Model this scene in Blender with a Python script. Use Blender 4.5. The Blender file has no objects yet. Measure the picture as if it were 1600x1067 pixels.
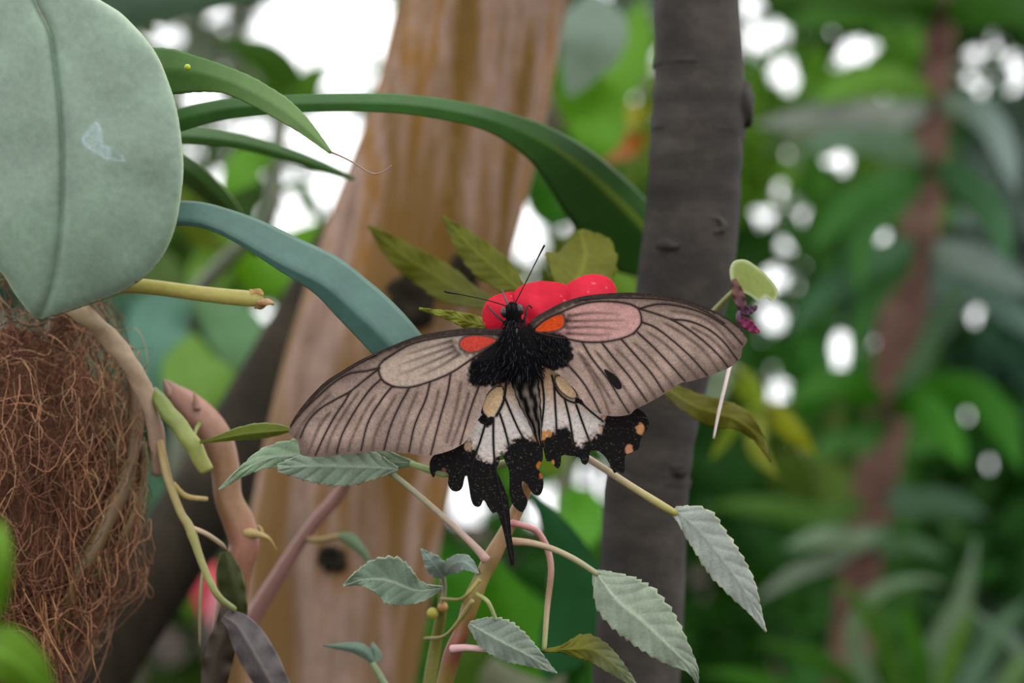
import bpy, math, random
import numpy as np

# ------------------------------------------------------------------ camera, sky, light, exposure
SC = bpy.context.scene
COL = SC.collection
F_MM, W_PX = 70.0, 1600.0
K = 36.0 / F_MM / W_PX            # tangent of the view angle of one pixel
CAMZ = 0.80                       # the camera stands crouched, 0.8 m above the soil
D0 = 0.545                        # distance of the butterfly

cam_data = bpy.data.cameras.new('camera')
cam_data.lens = F_MM
cam_data.sensor_width = 36.0
cam_data.clip_start = 0.02
cam_data.dof.use_dof = True
cam_data.dof.focus_distance = D0 - 0.001
cam_data.dof.aperture_fstop = 8.4
cam_data.dof.aperture_blades = 0
cam = bpy.data.objects.new('camera', cam_data)
COL.objects.link(cam)
cam.location = (0, 0, CAMZ)
cam.rotation_euler = (math.radians(90), 0, 0)
SC.camera = cam

world = bpy.data.worlds.new('overcast_sky')
SC.world = world
world.use_nodes = True
bg = world.node_tree.nodes['Background']
bg.inputs[0].default_value = (0.98, 0.985, 1.0, 1)
bg.inputs[1].default_value = 2.15

sun_data = bpy.data.lights.new('sun_offscreen', 'SUN')
sun_data.energy = 1.3
sun_data.angle = math.radians(50)
sun_data.color = (1.0, 0.97, 0.92)
sun = bpy.data.objects.new('sun_offscreen', sun_data)
COL.objects.link(sun)
sun.location = (-1, -2, 4)
sun.rotation_euler = (math.radians(8), math.radians(26), 0)

SC.view_settings.view_transform = 'Standard'
SC.view_settings.look = 'None'
SC.view_settings.gamma = 1.0
SC.view_settings.use_curve_mapping = False
SC.view_settings.exposure = 0.0
SC.cycles.use_denoising = True
SC.cycles.max_bounces = 8
SC.cycles.transparent_max_bounces = 8

# ------------------------------------------------------------------ helpers
RNG = np.random.default_rng(7)
random.seed(7)

ALB = 0.70                        # picked colours are display values; the pigment itself is darker
def lin(c):
    c = np.asarray(c, float) / 255.0
    return ALB * np.where(c <= 0.04045, c / 12.92, ((c + 0.055) / 1.055) ** 2.4)

def P(px, py, Y):
    px, py, Y = np.broadcast_arrays(np.asarray(px, float), np.asarray(py, float), np.asarray(Y, float))
    return np.stack([(px - 800) * K * Y, Y, CAMZ + (533.5 - py) * K * Y], -1)

def gpy(Y):                        # pixel row of the soil at distance Y
    return 533.5 + CAMZ / (K * Y)

def catmull(pts, n):
    p = np.asarray(pts, float)
    if len(p) < 3:
        t = np.linspace(0, 1, n)[:, None]
        return p[0] * (1 - t) + p[-1] * t
    q = np.vstack([2 * p[0] - p[1], p, 2 * p[-1] - p[-2]])
    d = np.linalg.norm(np.diff(p[:, :2], axis=0), axis=1)
    cum = np.concatenate([[0], np.cumsum(d)])
    s = np.linspace(0, cum[-1], n)
    i = np.clip(np.searchsorted(cum, s, side='right') - 1, 0, len(p) - 2)
    t = ((s - cum[i]) / np.maximum(d[i], 1e-9))[:, None]
    a, b, c, e = q[i], q[i + 1], q[i + 2], q[i + 3]
    return 0.5 * (2 * b + (c - a) * t + (2 * a - 5 * b + 4 * c - e) * t ** 2 + (3 * b - a - 3 * c + e) * t ** 3)

def catmull_seg(pts, n):
    """smooth curve for paths with very unequal stretches; long stretches get fewer samples"""
    p = np.asarray(pts, float)
    if len(p) < 3:
        return catmull(p, n)
    L = np.maximum(np.linalg.norm(np.diff(p[:, :2], axis=0), axis=1), 1e-9)
    sl = np.diff(p, axis=0) / L[:, None]
    m = np.vstack([sl[:1], (sl[1:] * L[:-1, None] + sl[:-1] * L[1:, None]) / (L[1:] + L[:-1])[:, None], sl[-1:]])
    d = np.sqrt(L)
    cum = np.concatenate([[0], np.cumsum(d)])
    s = np.linspace(0, cum[-1], n)
    i = np.clip(np.searchsorted(cum, s, side='right') - 1, 0, len(p) - 2)
    t = ((s - cum[i]) / d[i])[:, None]; l = L[i][:, None]
    return (2 * t ** 3 - 3 * t ** 2 + 1) * p[i] + (t ** 3 - 2 * t ** 2 + t) * l * m[i] + (-2 * t ** 3 + 3 * t ** 2) * p[i + 1] + (t ** 3 - t ** 2) * l * m[i + 1]

def closed(pts, n):
    p = np.asarray(pts, float)
    q = np.vstack([p[-2:], p, p[:3]])
    d = np.linalg.norm(np.diff(p, axis=0, append=p[:1]), axis=1)
    cum = np.concatenate([[0], np.cumsum(d)])
    s = np.linspace(0, cum[-1], n, endpoint=False)
    i = np.clip(np.searchsorted(cum, s, side='right') - 1, 0, len(p) - 1)
    t = ((s - cum[i]) / np.maximum(d[i], 1e-9))[:, None]
    a, b, c, e = q[i + 1], q[i + 2], q[i + 3], q[i + 4]
    return 0.5 * (2 * b + (c - a) * t + (2 * a - 5 * b + 4 * c - e) * t ** 2 + (3 * b - a - 3 * c + e) * t ** 3)

def inside(pts, poly):
    x, y = pts[:, 0], pts[:, 1]
    r = np.zeros(len(pts), bool)
    n = len(poly)
    for i in range(n):
        x1, y1 = poly[i]; x2, y2 = poly[(i + 1) % n]
        if y1 == y2:
            continue
        c = (y1 > y) != (y2 > y)
        r ^= c & (x < (x2 - x1) * (y - y1) / (y2 - y1) + x1)
    return r

def nearest(pts, line, loop=False):
    """distance to a polyline, nearest point, arc position 0..1"""
    L = np.vstack([line, line[:1]]) if loop else np.asarray(line, float)
    best = np.full(len(pts), 1e18); bp = np.zeros((len(pts), 2)); bs = np.zeros(len(pts))
    seg = np.linalg.norm(np.diff(L, axis=0), axis=1); cum = np.concatenate([[0], np.cumsum(seg)])
    for i in range(len(L) - 1):
        a = L[i]; ab = L[i + 1] - a
        t = np.clip(((pts - a) @ ab) / max(ab @ ab, 1e-12), 0, 1)
        q = a + t[:, None] * ab
        d = ((pts - q) ** 2).sum(1)
        m = d < best
        best[m] = d[m]; bp[m] = q[m]; bs[m] = (cum[i] + t[m] * seg[i])
    return np.sqrt(best), bp, bs / max(cum[-1], 1e-9)

def sstep(x, a, b):
    t = np.clip((x - a) / (b - a), 0, 1)
    return t * t * (3 - 2 * t)

def vnoise(x, y, s, seed=0):
    """smooth value noise, 0..1"""
    x = np.asarray(x, float) / s + 1000; y = np.asarray(y, float) / s + 1000
    xi, yi = np.floor(x).astype(int), np.floor(y).astype(int)
    fx, fy = x - xi, y - yi
    fx = fx * fx * (3 - 2 * fx); fy = fy * fy * (3 - 2 * fy)
    def h(a, b):
        v = np.sin(a * 127.1 + b * 311.7 + seed * 74.7) * 43758.5453
        return v - np.floor(v)
    return (h(xi, yi) * (1 - fx) + h(xi + 1, yi) * fx) * (1 - fy) + (h(xi, yi + 1) * (1 - fx) + h(xi + 1, yi + 1) * fx) * fy

def mixc(a, b, t):
    t = np.asarray(t)[..., None]
    return a * (1 - t) + b * t

def mesh(name, verts, faces, mat, parent=None, org=(0, 0, 0), col=None, smooth=True, kind=None):
    me = bpy.data.meshes.new(name)
    v = np.asarray(verts, float) - np.asarray(org, float)
    if isinstance(faces, np.ndarray):
        me.vertices.add(len(v)); me.vertices.foreach_set('co', v.ravel().astype(np.float32))
        nf, k = faces.shape
        me.loops.add(nf * k); me.loops.foreach_set('vertex_index', faces.ravel().astype(np.int32))
        me.polygons.add(nf); me.polygons.foreach_set('loop_start', np.arange(0, nf * k, k, dtype=np.int32))
        me.update(calc_edges=True)
    else:
        me.from_pydata([tuple(x) for x in v], [], faces)
    if smooth:
        me.polygons.foreach_set('use_smooth', np.ones(len(me.polygons), bool))
    if col is not None:
        c = np.ones((len(v), 4), np.float32)
        c[:, :3] = np.asarray(col, float)
        at = me.color_attributes.new('Col', 'FLOAT_COLOR', 'POINT')
        at.data.foreach_set('color', c.ravel())
    me.materials.append(mat)
    me.validate()
    o = bpy.data.objects.new(name, me)
    COL.objects.link(o)
    if parent is not None:
        o.parent = parent
    if kind:
        o['kind'] = kind
    return o

def thing(name, label, cat, loc, group=None):
    o = bpy.data.objects.new(name, None)
    o.empty_display_size = 0.01
    COL.objects.link(o)
    o.location = tuple(loc)
    o['label'] = label; o['category'] = cat
    if group:
        o['group'] = group
    return o

def org(o):
    while o.parent is not None:
        o = o.parent
    return np.array(o.location)

# ---- tubes
def tube_geo(path, rad, seg=10, rfn=None, caps=True):
    path = np.asarray(path, float); n = len(path)
    rad = np.broadcast_to(np.asarray(rad, float), (n,))
    T = np.gradient(path, axis=0)
    T /= np.maximum(np.linalg.norm(T, axis=1, keepdims=True), 1e-12)
    u = np.array([0, -1.0, 0])
    if abs(T[0] @ u) > 0.9:
        u = np.array([1.0, 0, 0])
    U = np.zeros_like(path); V = np.zeros_like(path)
    for i in range(n):
        u = u - (u @ T[i]) * T[i]; u /= max(np.linalg.norm(u), 1e-12)
        U[i] = u; V[i] = np.cross(T[i], u)
    a = np.linspace(0, 2 * np.pi, seg, endpoint=False)
    R = np.repeat(rad[:, None], seg, 1)
    if rfn is not None:
        R = R * rfn(np.linspace(0, 1, n)[:, None], a[None, :])
    v = path[:, None] + R[..., None] * (np.cos(a)[None, :, None] * U[:, None] + np.sin(a)[None, :, None] * V[:, None])
    v = v.reshape(-1, 3)
    i = np.arange(n - 1)[:, None] * seg; j = np.arange(seg)[None, :]; j2 = (j + 1) % seg
    f = np.stack([i + j, i + j2, i + seg + j2, i + seg + j], -1).reshape(-1, 4)
    if caps:
        v = np.vstack([v, path[:1], path[-1:]])
        c0, c1 = n * seg, n * seg + 1
        j = np.arange(seg); j2 = (j + 1) % seg
        f = np.vstack([f, np.stack([j2, j, np.full(seg, c0), np.full(seg, c0)], -1),
                       np.stack([(n - 1) * seg + j, (n - 1) * seg + j2, np.full(seg, c1), np.full(seg, c1)], -1)])
    return v, f

def quads2list(f):
    return [tuple(dict.fromkeys(int(x) for x in q)) for q in f]

def tube(name, pts, mat, parent, n=40, seg=12, rfn=None, col=None, kind=None, bypy=False):
    """pts: (px, py, Y, radius in px at that distance)"""
    long = np.abs(np.diff(np.array([p_[:2] for p_ in pts]), axis=0)).max() > 260
    c = (catmull_seg if long else catmull)(pts, n)
    w = P(c[:, 0], c[:, 1], c[:, 2])
    v, f = tube_geo(w, np.maximum(c[:, 3], 0.15) * K * c[:, 2], seg, rfn)
    cc = None
    if col is not None:
        if callable(col):
            t = np.repeat(c[:, 1] if bypy else np.linspace(0, 1, n), seg)
            t = np.concatenate([t, [c[0, 1], c[-1, 1]] if bypy else [0, 1]])
            cc = col(t)
        else:
            cc = np.tile(lin(col), (len(v), 1))
    return mesh(name, v, quads2list(f), mat, parent, org(parent), cc, kind=kind)

# ---- sheets cut to a traced outline
def sheet_geo(outline, step):
    lo = outline.min(0) - 1.5 * step; hi = outline.max(0) + 2 * step
    xs = np.arange(lo[0], hi[0], step); ys = np.arange(lo[1], hi[1], step)
    X, Yy = np.meshgrid(xs, ys)
    g = np.stack([X.ravel(), Yy.ravel()], 1)
    ins = inside(g, outline)
    ny, nx = X.shape
    I = ins.reshape(ny, nx)
    cell = I[:-1, :-1] | I[1:, :-1] | I[:-1, 1:] | I[1:, 1:]
    r, c = np.nonzero(cell)
    a = r * nx + c
    f = np.stack([a, a + nx, a + nx + 1, a + 1], 1)
    used = np.unique(f)
    out = used[~ins[used]]
    _, bp, _ = nearest(g[out], outline, True)
    g[out] = bp
    m = -np.ones(len(g), int); m[used] = np.arange(len(used))
    return g[used], m[f]

def sheet(name, outline, depth, color, mat, parent, step=1.5, thick=0, kind=None):
    g, f = sheet_geo(np.asarray(outline, float), step)
    Y = depth(g[:, 0], g[:, 1]); c = color(g[:, 0], g[:, 1])
    o = mesh(name, P(g[:, 0], g[:, 1], Y), f, mat, parent, org(parent), c, kind=kind)
    if thick:
        s = o.modifiers.new('thickness', 'SOLIDIFY'); s.thickness = thick; s.offset = 0
    return o

# ---- ribbons: leaves and petals built along a midrib
def ribbon_geo(mid, wl, wr, fold=0.0, tilt=0.0, teeth=0, tooth=0.0, veins=0, bump=0.0, nu=50, nv=8, wave=0.0, seed=0):
    """mid: (px, py, Y); wl/wr: half widths in px, evenly spread along the midrib"""
    c = catmull(mid, nu + 1)
    u = np.linspace(0, 1, nu + 1)
    def prof(w):
        w = np.asarray(w, float)
        t = np.linspace(0, 1, len(w))
        q = catmull(np.stack([t * 100, w], 1), 101)
        return np.maximum(np.interp(u, q[:, 0] / 100, q[:, 1]), 0.0)
    WL, WR = prof(wl), prof(wr)
    T = np.gradient(c[:, :2], axis=0); T /= np.maximum(np.linalg.norm(T, axis=1, keepdims=True), 1e-9)
    N = np.stack([T[:, 1], -T[:, 0]], 1)           # left of the direction of growth as seen
    v = np.linspace(-1, 1, 2 * nv + 1)
    W = np.where(v[None, :] < 0, WR[:, None], WL[:, None])
    if teeth:
        saw = ((u * teeth) % 1.0)
        W = W * (1 + tooth * (np.abs(v) ** 6)[None, :] * (saw[:, None] - 0.5))
    off = W * v[None, :]
    px = c[:, None, 0] + N[:, None, 0] * off
    py = c[:, None, 1] + N[:, None, 1] * off
    Y0 = c[:, None, 2] + 0 * off
    rib = (u[:, None] - 0.16 * np.abs(v)[None, :]) * max(veins, 1)
    s = np.abs((rib % 1.0) - 0.5) * 2               # 1 on a side vein
    dY = fold * np.abs(off) * K * Y0 + tilt * off * K * Y0
    if veins:
        dY = dY + bump * (s ** 4) * np.minimum(1, 6 * np.abs(v))[None, :]
    if wave:
        dY = dY + wave * np.sin(u * 23 + seed)[:, None] * (v ** 2)[None, :] * np.sign(v + .01)[None, :]
    Y = Y0 + dY
    nr = len(v)
    verts = P(px, py, Y).reshape(-1, 3)
    i = np.arange(nu)[:, None] * nr; j = np.arange(nr - 1)[None, :]
    f = np.stack([i + j, i + j + 1, i + nr + j + 1, i + nr + j], -1).reshape(-1, 4)
    U = np.repeat(u, nr); V = np.tile(v, nu + 1)
    return verts, f, U, V, s.ravel(), px.ravel(), py.ravel()

def ribbon(name, mid, wl, wr, mat, parent, base=(90, 120, 80), rib=None, edge=None, spread=0.12, thick=0.0004,
           midw=0.06, veinc=0.35, kind=None, tip=None, ribstart=0.0, **kw):
    verts, f, U, V, s, px, py = ribbon_geo(mid, wl, wr, **kw)
    b = lin(base)
    n = vnoise(px, py, 14, 3) * 0.6 + vnoise(px, py, 4, 5) * 0.4
    c = b[None, :] * (1 + spread * 2 * (n - 0.5))[:, None]
    if tip is not None:
        c = mixc(c, lin(tip)[None, :] + 0 * c, sstep(U, 0.25, 0.9))
    if rib is not None:
        m = np.exp(-(np.abs(V) / midw) ** 2) * (sstep(U, ribstart - .12, ribstart + .12) if ribstart else 1)
        if kw.get('veins'):
            m = np.maximum(m, veinc * s ** 8 * (np.abs(V) < 0.95))
        c = mixc(c, lin(rib)[None, :] + 0 * c, m)
    if edge is not None:
        c = mixc(c, lin(edge)[None, :] + 0 * c, sstep(np.abs(V), 0.9, 1.0))
    o = mesh(name, verts, f, mat, parent, org(parent), c, kind=kind)
    if thick:
        md = o.modifiers.new('thickness', 'SOLIDIFY'); md.thickness = thick; md.offset = 0
    return o

# ------------------------------------------------------------------ materials
def nt(name):
    m = bpy.data.materials.new(name); m.use_nodes = True
    t = m.node_tree
    return m, t, t.nodes['Principled BSDF'], t.nodes['Material Output']

def noise_node(t, scale, detail=4, coord='Object', stretch=None, rough=0.6):
    tc = t.nodes.new('ShaderNodeTexCoord')
    n = t.nodes.new('ShaderNodeTexNoise'); n.inputs['Scale'].default_value = scale
    n.inputs['Detail'].default_value = detail; n.inputs['Roughness'].default_value = rough
    if stretch:
        mp = t.nodes.new('ShaderNodeMapping'); mp.inputs['Scale'].default_value = stretch
        t.links.new(tc.outputs[coord], mp.inputs[0]); t.links.new(mp.outputs[0], n.inputs['Vector'])
    else:
        t.links.new(tc.outputs[coord], n.inputs['Vector'])
    return n

def attr_mat(name, rough=0.5, spec=0.4, transl=0.0, nscale=900, namp=0.25, bump=0.0, bscale=1500, sheen=0.0, coat=0.0, ttint=(1.1, 1.15, 0.6)):
    """colour comes from the mesh's own colour attribute, with fine grain on top"""
    m, t, b, out = nt(name)
    at = t.nodes.new('ShaderNodeAttribute'); at.attribute_name = 'Col'
    n = noise_node(t, nscale)
    mr = t.nodes.new('ShaderNodeMapRange'); mr.inputs['To Min'].default_value = 1 - namp * 1.6; mr.inputs['To Max'].default_value = 1 + namp * 1.6
    t.links.new(n.outputs['Fac'], mr.inputs[0])
    mul = t.nodes.new('ShaderNodeVectorMath'); mul.operation = 'SCALE'
    t.links.new(at.outputs['Color'], mul.inputs[0]); t.links.new(mr.outputs[0], mul.inputs['Scale'])
    t.links.new(mul.outputs[0], b.inputs['Base Color'])
    b.inputs['Roughness'].default_value = rough
    b.inputs['Specular IOR Level'].default_value = spec
    if sheen:
        b.inputs['Sheen Weight'].default_value = sheen
    if coat:
        b.inputs['Coat Weight'].default_value = coat
    if bump:
        n2 = noise_node(t, bscale)
        bp = t.nodes.new('ShaderNodeBump'); bp.inputs['Strength'].default_value = bump; bp.inputs['Distance'].default_value = 0.0006
        t.links.new(n2.outputs['Fac'], bp.inputs['Height']); t.links.new(bp.outputs[0], b.inputs['Normal'])
    if transl:
        tr = t.nodes.new('ShaderNodeBsdfTranslucent')
        tm = t.nodes.new('ShaderNodeVectorMath'); tm.operation = 'MULTIPLY'; tm.inputs[1].default_value = ttint
        t.links.new(mul.outputs[0], tm.inputs[0]); t.links.new(tm.outputs[0], tr.inputs['Color'])
        mx = t.nodes.new('ShaderNodeMixShader'); mx.inputs[0].default_value = transl
        t.links.new(b.outputs[0], mx.inputs[1]); t.links.new(tr.outputs[0], mx.inputs[2])
        t.links.new(mx.outputs[0], out.inputs[0])
    return m

def bark_mat(name, cols, scale, stretch, bump=0.4, rough=0.85, spec=0.2, fine=400, dist=0.001):
    m, t, b, out = nt(name)
    n = noise_node(t, scale, 6, stretch=stretch)
    r = t.nodes.new('ShaderNodeValToRGB')
    e = r.color_ramp.elements
    while len(e) < len(cols):
        e.new(0.5)
    for el, (pos, c) in zip(e, cols):
        el.position = pos; el.color = (*lin(c), 1)
    t.links.new(n.outputs['Fac'], r.inputs[0])
    n2 = noise_node(t, fine, 5)
    mr = t.nodes.new('ShaderNodeMapRange'); mr.inputs['To Min'].default_value = 0.65; mr.inputs['To Max'].default_value = 1.35
    t.links.new(n2.outputs['Fac'], mr.inputs[0])
    mul = t.nodes.new('ShaderNodeVectorMath'); mul.operation = 'SCALE'
    t.links.new(r.outputs[0], mul.inputs[0]); t.links.new(mr.outputs[0], mul.inputs['Scale'])
    t.links.new(mul.outputs[0], b.inputs['Base Color'])
    add = t.nodes.new('ShaderNodeMath'); add.operation = 'ADD'
    t.links.new(n.outputs['Fac'], add.inputs[0]); t.links.new(n2.outputs['Fac'], add.inputs[1])
    bp = t.nodes.new('ShaderNodeBump'); bp.inputs['Strength'].default_value = bump; bp.inputs['Distance'].default_value = dist
    t.links.new(add.outputs[0], bp.inputs['Height']); t.links.new(bp.outputs[0], b.inputs['Normal'])
    b.inputs['Roughness'].default_value = rough
    b.inputs['Specular IOR Level'].default_value = spec
    return m

M = {
    'velvet_leaf': attr_mat('velvet_leaf', 0.6, 0.22, 0.18, 1500, 0.22, 0.25, 2500, sheen=0.15),
    'thin_leaf': attr_mat('thin_leaf', 0.55, 0.18, 0.45, 700, 0.15),
    'thick_leaf': attr_mat('thick_leaf', 0.38, 0.5, 0.0, 500, 0.16, 0.06, 900),
    'strap_leaf': attr_mat('strap_leaf', 0.42, 0.45, 0.15, 500, 0.12),
    'far_leaf': attr_mat('far_leaf', 0.6, 0.12, 0.3, 60, 0.12),
    'wing': attr_mat('wing', 0.75, 0.15, 0.22, 3200, 0.42, 0.5, 3800, ttint=(1.0, 0.9, 0.8)),
    'vein': attr_mat('vein', 0.7, 0.2, 0.0, 3000, 0.2),
    'petal': attr_mat('petal', 0.55, 0.2, 0.25, 1500, 0.08, 0.1, 2500, ttint=(1.1, 0.7, 0.7)),
    'stem': attr_mat('stem', 0.45, 0.4, 0.0, 600, 0.15),
    'fibre': attr_mat('fibre', 0.8, 0.2, 0.0, 600, 0.2),
    'fur': attr_mat('fur', 0.9, 0.04, 0.0, 2500, 0.3, 0.6, 3000),
    'eye': attr_mat('eye', 0.35, 0.3, 0.0, 800, 0.05),
    'gloss_black': attr_mat('gloss_black', 0.32, 0.4, 0.0, 800, 0.05),
    'dark_bark': bark_mat('dark_bark', [(0.25, (36, 33, 30)), (0.5, (54, 49, 45)), (0.75, (78, 72, 63))], 45, (1, 1, 1.8), 0.35, 0.8, 0.25, 700),
    'tan_bark': bark_mat('tan_bark', [(0.28, (80, 60, 48)), (0.38, (128, 102, 86)), (0.46, (160, 134, 120)), (0.525, (136, 96, 40)), (0.58, (152, 126, 112)), (0.66, (112, 84, 34)), (0.78, (92, 70, 54))], 13, (1.9, 1.9, 0.30), 0.35, 0.85, 0.15, 90),
    'mossy_bark': bark_mat('mossy_bark', [(0.3, (26, 22, 18)), (0.5, (42, 38, 28)), (0.7, (58, 50, 40))], 30, (1, 1, 0.5), 0.4, 0.9, 0.1, 200),
    'palm_bark': bark_mat('palm_bark', [(0.3, (70, 50, 44)), (0.5, (104, 78, 68)), (0.75, (130, 106, 92))], 12, (1, 1, 2.0), 0.4, 0.9, 0.1, 60),
    'soil': bark_mat('soil', [(0.3, (30, 24, 18)), (0.5, (52, 42, 32)), (0.75, (74, 62, 46))], 6, (1, 1, 1), 0.5, 0.95, 0.1, 40, 0.02),
}

def tan_bark_extra():
    # ochre-olive algae film in long streaks
    m = M['tan_bark']; t = m.node_tree; b = t.nodes['Principled BSDF']
    src = b.inputs['Base Color'].links[0].from_socket
    n = noise_node(t, 12, 3, stretch=(2.6, 2.6, 0.22))
    mr = t.nodes.new('ShaderNodeMapRange'); mr.inputs['From Min'].default_value = .46; mr.inputs['From Max'].default_value = .56; mr.inputs['To Max'].default_value = .85
    t.links.new(n.outputs['Fac'], mr.inputs[0])
    mx = t.nodes.new('ShaderNodeMix'); mx.data_type = 'RGBA'
    t.links.new(mr.outputs[0], mx.inputs[0]); t.links.new(src, mx.inputs[6]); mx.inputs[7].default_value = (*lin((114, 84, 34)), 1)
    t.links.new(mx.outputs[2], b.inputs['Base Color'])
tan_bark_extra()

# ------------------------------------------------------------------ the ground
gx = np.linspace(-7, 7, 71); gy = np.linspace(-5, 9, 71)
GX, GY = np.meshgrid(gx, gy)
GZ = (vnoise(GX, GY, 0.7, 1) - 0.5) * 0.05 - 0.025
gi = (np.arange(70)[:, None] * 71 + np.arange(70)[None, :]).ravel()
ground = mesh('ground', np.stack([GX, GY, GZ], -1).reshape(-1, 3), np.stack([gi, gi + 1, gi + 72, gi + 71], 1), M['soil'])
ground['kind'] = 'structure'
ground['label'] = 'dark planting soil under the greenhouse plants'
# ------------------------------------------------------------------ the butterfly
bf = thing('butterfly', 'grey-brown swallowtail butterfly with black-veined wings spread over a red flower', 'butterfly', P(805, 505, D0 + 0.004))
AX = 812.0

def zfw(side):
    def f(x, y):
        d = np.abs(x - AX)
        return D0 - 0.0008 - 0.11 * d * K * D0 - 0.0016 * np.sin(np.clip(d / 360, 0, 1) * np.pi) + 0.00001 * (y - 560) * (d / 200)
    return f
def zhw(x, y):
    d = np.abs(x - 828)
    return D0 + 0.0016 - 0.05 * d * K * D0 + 0.004 * np.clip((y - 600) / 250, 0, 1.2)

BROWN_D = lin((46, 36, 32)); BLACK = lin((20, 18, 18))

def vein_tubes(wing, veins, zf, r0=1.3, r1=0.8, col=(50, 36, 32)):
    for pts in veins:
        c = catmull(np.array(pts, float), 26)
        Y = zf(c[:, 0], c[:, 1]) - 0.00004
        w = P(c[:, 0], c[:, 1], Y)
        v, f = tube_geo(w, np.linspace(r0, r1, 26) * K * D0, 6)
        mesh('vein', v, quads2list(f), M['vein'], wing, org(wing), np.tile(lin(col), (len(v), 1)))

def fw_color(side, outline, veins, streaks, cell, cellcol, spot, spotcol, black, base, costa):
    vl = [catmull(np.array(v, float), 16) for v in veins]
    sl = [catmull(np.array(v, float), 12) for v in streaks]
    cellp = closed(cell, 60); spotp = closed(spot, 40); blackp = closed(black, 40)
    def f(x, y):
        p = np.stack([x, y], 1)
        n1 = vnoise(x, y, 26, 2); n2 = vnoise(x, y, 5, 8); n3 = vnoise(x, y, 2.2, 9)
        c = lin(base)[None, :] * (0.78 + 0.5 * n1 + 0.22 * (n2 - 0.5) + 0.34 * (n3 - 0.5))[:, None]
        # paler cell
        dc, _, _ = nearest(p, cellp, True)
        ic = inside(p, cellp)
        c = mixc(c, lin(cellcol)[None, :] * (0.85 + 0.3 * n2)[:, None], np.where(ic, sstep(dc, 0, 4), 0) * 0.9)
        # darker towards the outer margin
        do, _, _ = nearest(p, outline, True)
        dist = np.abs(x - AX)
        c = mixc(c, lin((92, 75, 66))[None, :] + 0 * c, 0.72 * (1 - sstep(do, 1, 32)) * sstep(dist, 90, 190))
        # dusky streaks between veins
        for q_, s in enumerate(sl):
            d, _, t = nearest(p, s)
            if q_ < 4:       # rays inside the cell fade outwards from the spot
                c = mixc(c, lin((52, 40, 37))[None, :] + 0 * c, (0.7 + .3 * n2) * np.exp(-(d / np.interp(t, [0, .15, 1], [4.2, 2.8, 2.0])) ** 2) * np.interp(t, [0, .3, .8, 1], [1, .8, .5, 0]))
                continue
            c = mixc(c, lin((70, 54, 48))[None, :] + 0 * c, (0.55 + .4 * n2) * np.exp(-(d / 2.9) ** 2) * sstep(t, 0, .12) * (1 - 0.2 * t))
        for v in vl:
            d, _, _ = nearest(p, v)
            c = mixc(c, BROWN_D[None, :] + 0 * c, 0.75 * np.exp(-(d / 2.2) ** 2))
        # dark leading edge
        d, _, t = nearest(p, costa)
        w = np.interp(t, [0, .25, .5, 0.8, 1], [9, 11, 7, 4, 3])
        c = mixc(c, lin((46, 37, 33))[None, :] * (0.5 + 1.1 * n3)[:, None], (1 - sstep(d + 3 * (n2 - .5), w * 0.55, w * 1.25)) * 0.92)
        # base: black, with the coloured spot
        db, _, _ = nearest(p, blackp, True); ib = inside(p, blackp)
        k = np.where(ib, 1.0, 1 - sstep(db + 6 * (n2 - 0.5), 0.5, 6))
        c = mixc(c, BLACK[None, :] * (0.7 + 0.6 * n3)[:, None], k)
        ds, _, _ = nearest(p, spotp, True); isp = inside(p, spotp)
        halo = np.where(isp, 1, np.maximum(np.exp(-(ds / 3.2) ** 2), np.exp(-(ds / 9) ** 2) * sstep(n2, 0.25, 0.6)))
        c = mixc(c, BLACK[None, :] + 0 * c, halo * 0.85)
        c = mixc(c, lin(spotcol)[None, :] * (0.82 + 0.36 * n3)[:, None], np.where(isp, sstep(ds, 0, 1.6), 0))
        return c
    return f

# ---- left forewing
LF = [(790, 520), (765, 514), (740, 512), (715, 514), (680, 519), (652, 525), (625, 535), (590, 550), (560, 564), (535, 579), (510, 595),
      (490, 614), (472, 635), (460, 652), (453, 665), (452, 676), (457, 683), (465, 689), (468, 701), (471, 711), (497, 714), (530, 711),
      (560, 708), (588, 705), (610, 706), (640, 709), (660, 712), (673, 712), (700, 705), (717, 697), (727, 690), (735, 676), (747, 655),
      (755, 632), (763, 612), (778, 600), (796, 588)]
LCELL = [(775, 534), (765, 542), (735, 562), (705, 582), (672, 596), (640, 605), (615, 604), (600, 596), (593, 585), (592, 572), (600, 562),
         (620, 549), (640, 538), (665, 531), (702, 525), (740, 522), (775, 524)]
LV = [[(775, 534), (765, 542), (735, 562), (705, 582), (672, 596), (640, 605), (615, 604)],
      [(615, 604), (600, 596), (593, 585), (592, 572), (600, 562)],
      [(600, 562), (620, 549), (640, 538), (665, 531), (702, 525), (740, 521), (785, 522)],
      [(592, 574), (575, 579), (547, 583), (522, 597), (497, 619), (470, 645), (456, 663)],
      [(593, 575), (570, 593), (547, 612)],
      [(547, 612), (522, 625), (498, 640), (480, 660), (469, 684)],
      [(547, 612), (538, 628), (522, 652), (506, 682), (493, 711)],
      [(595, 592), (575, 612), (552, 646), (534, 680), (526, 708)],
      [(612, 604), (595, 626), (575, 660), (564, 704)],
      [(640, 605), (625, 632), (610, 666), (600, 703)],
      [(672, 597), (665, 624), (648, 664), (639, 706)],
      [(704, 583), (700, 610), (688, 652), (673, 710)],
      [(748, 604), (735, 640), (719, 694)],
      [(590, 552), (560, 568), (532, 585), (507, 603), (485, 626), (466, 650)]]
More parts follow.
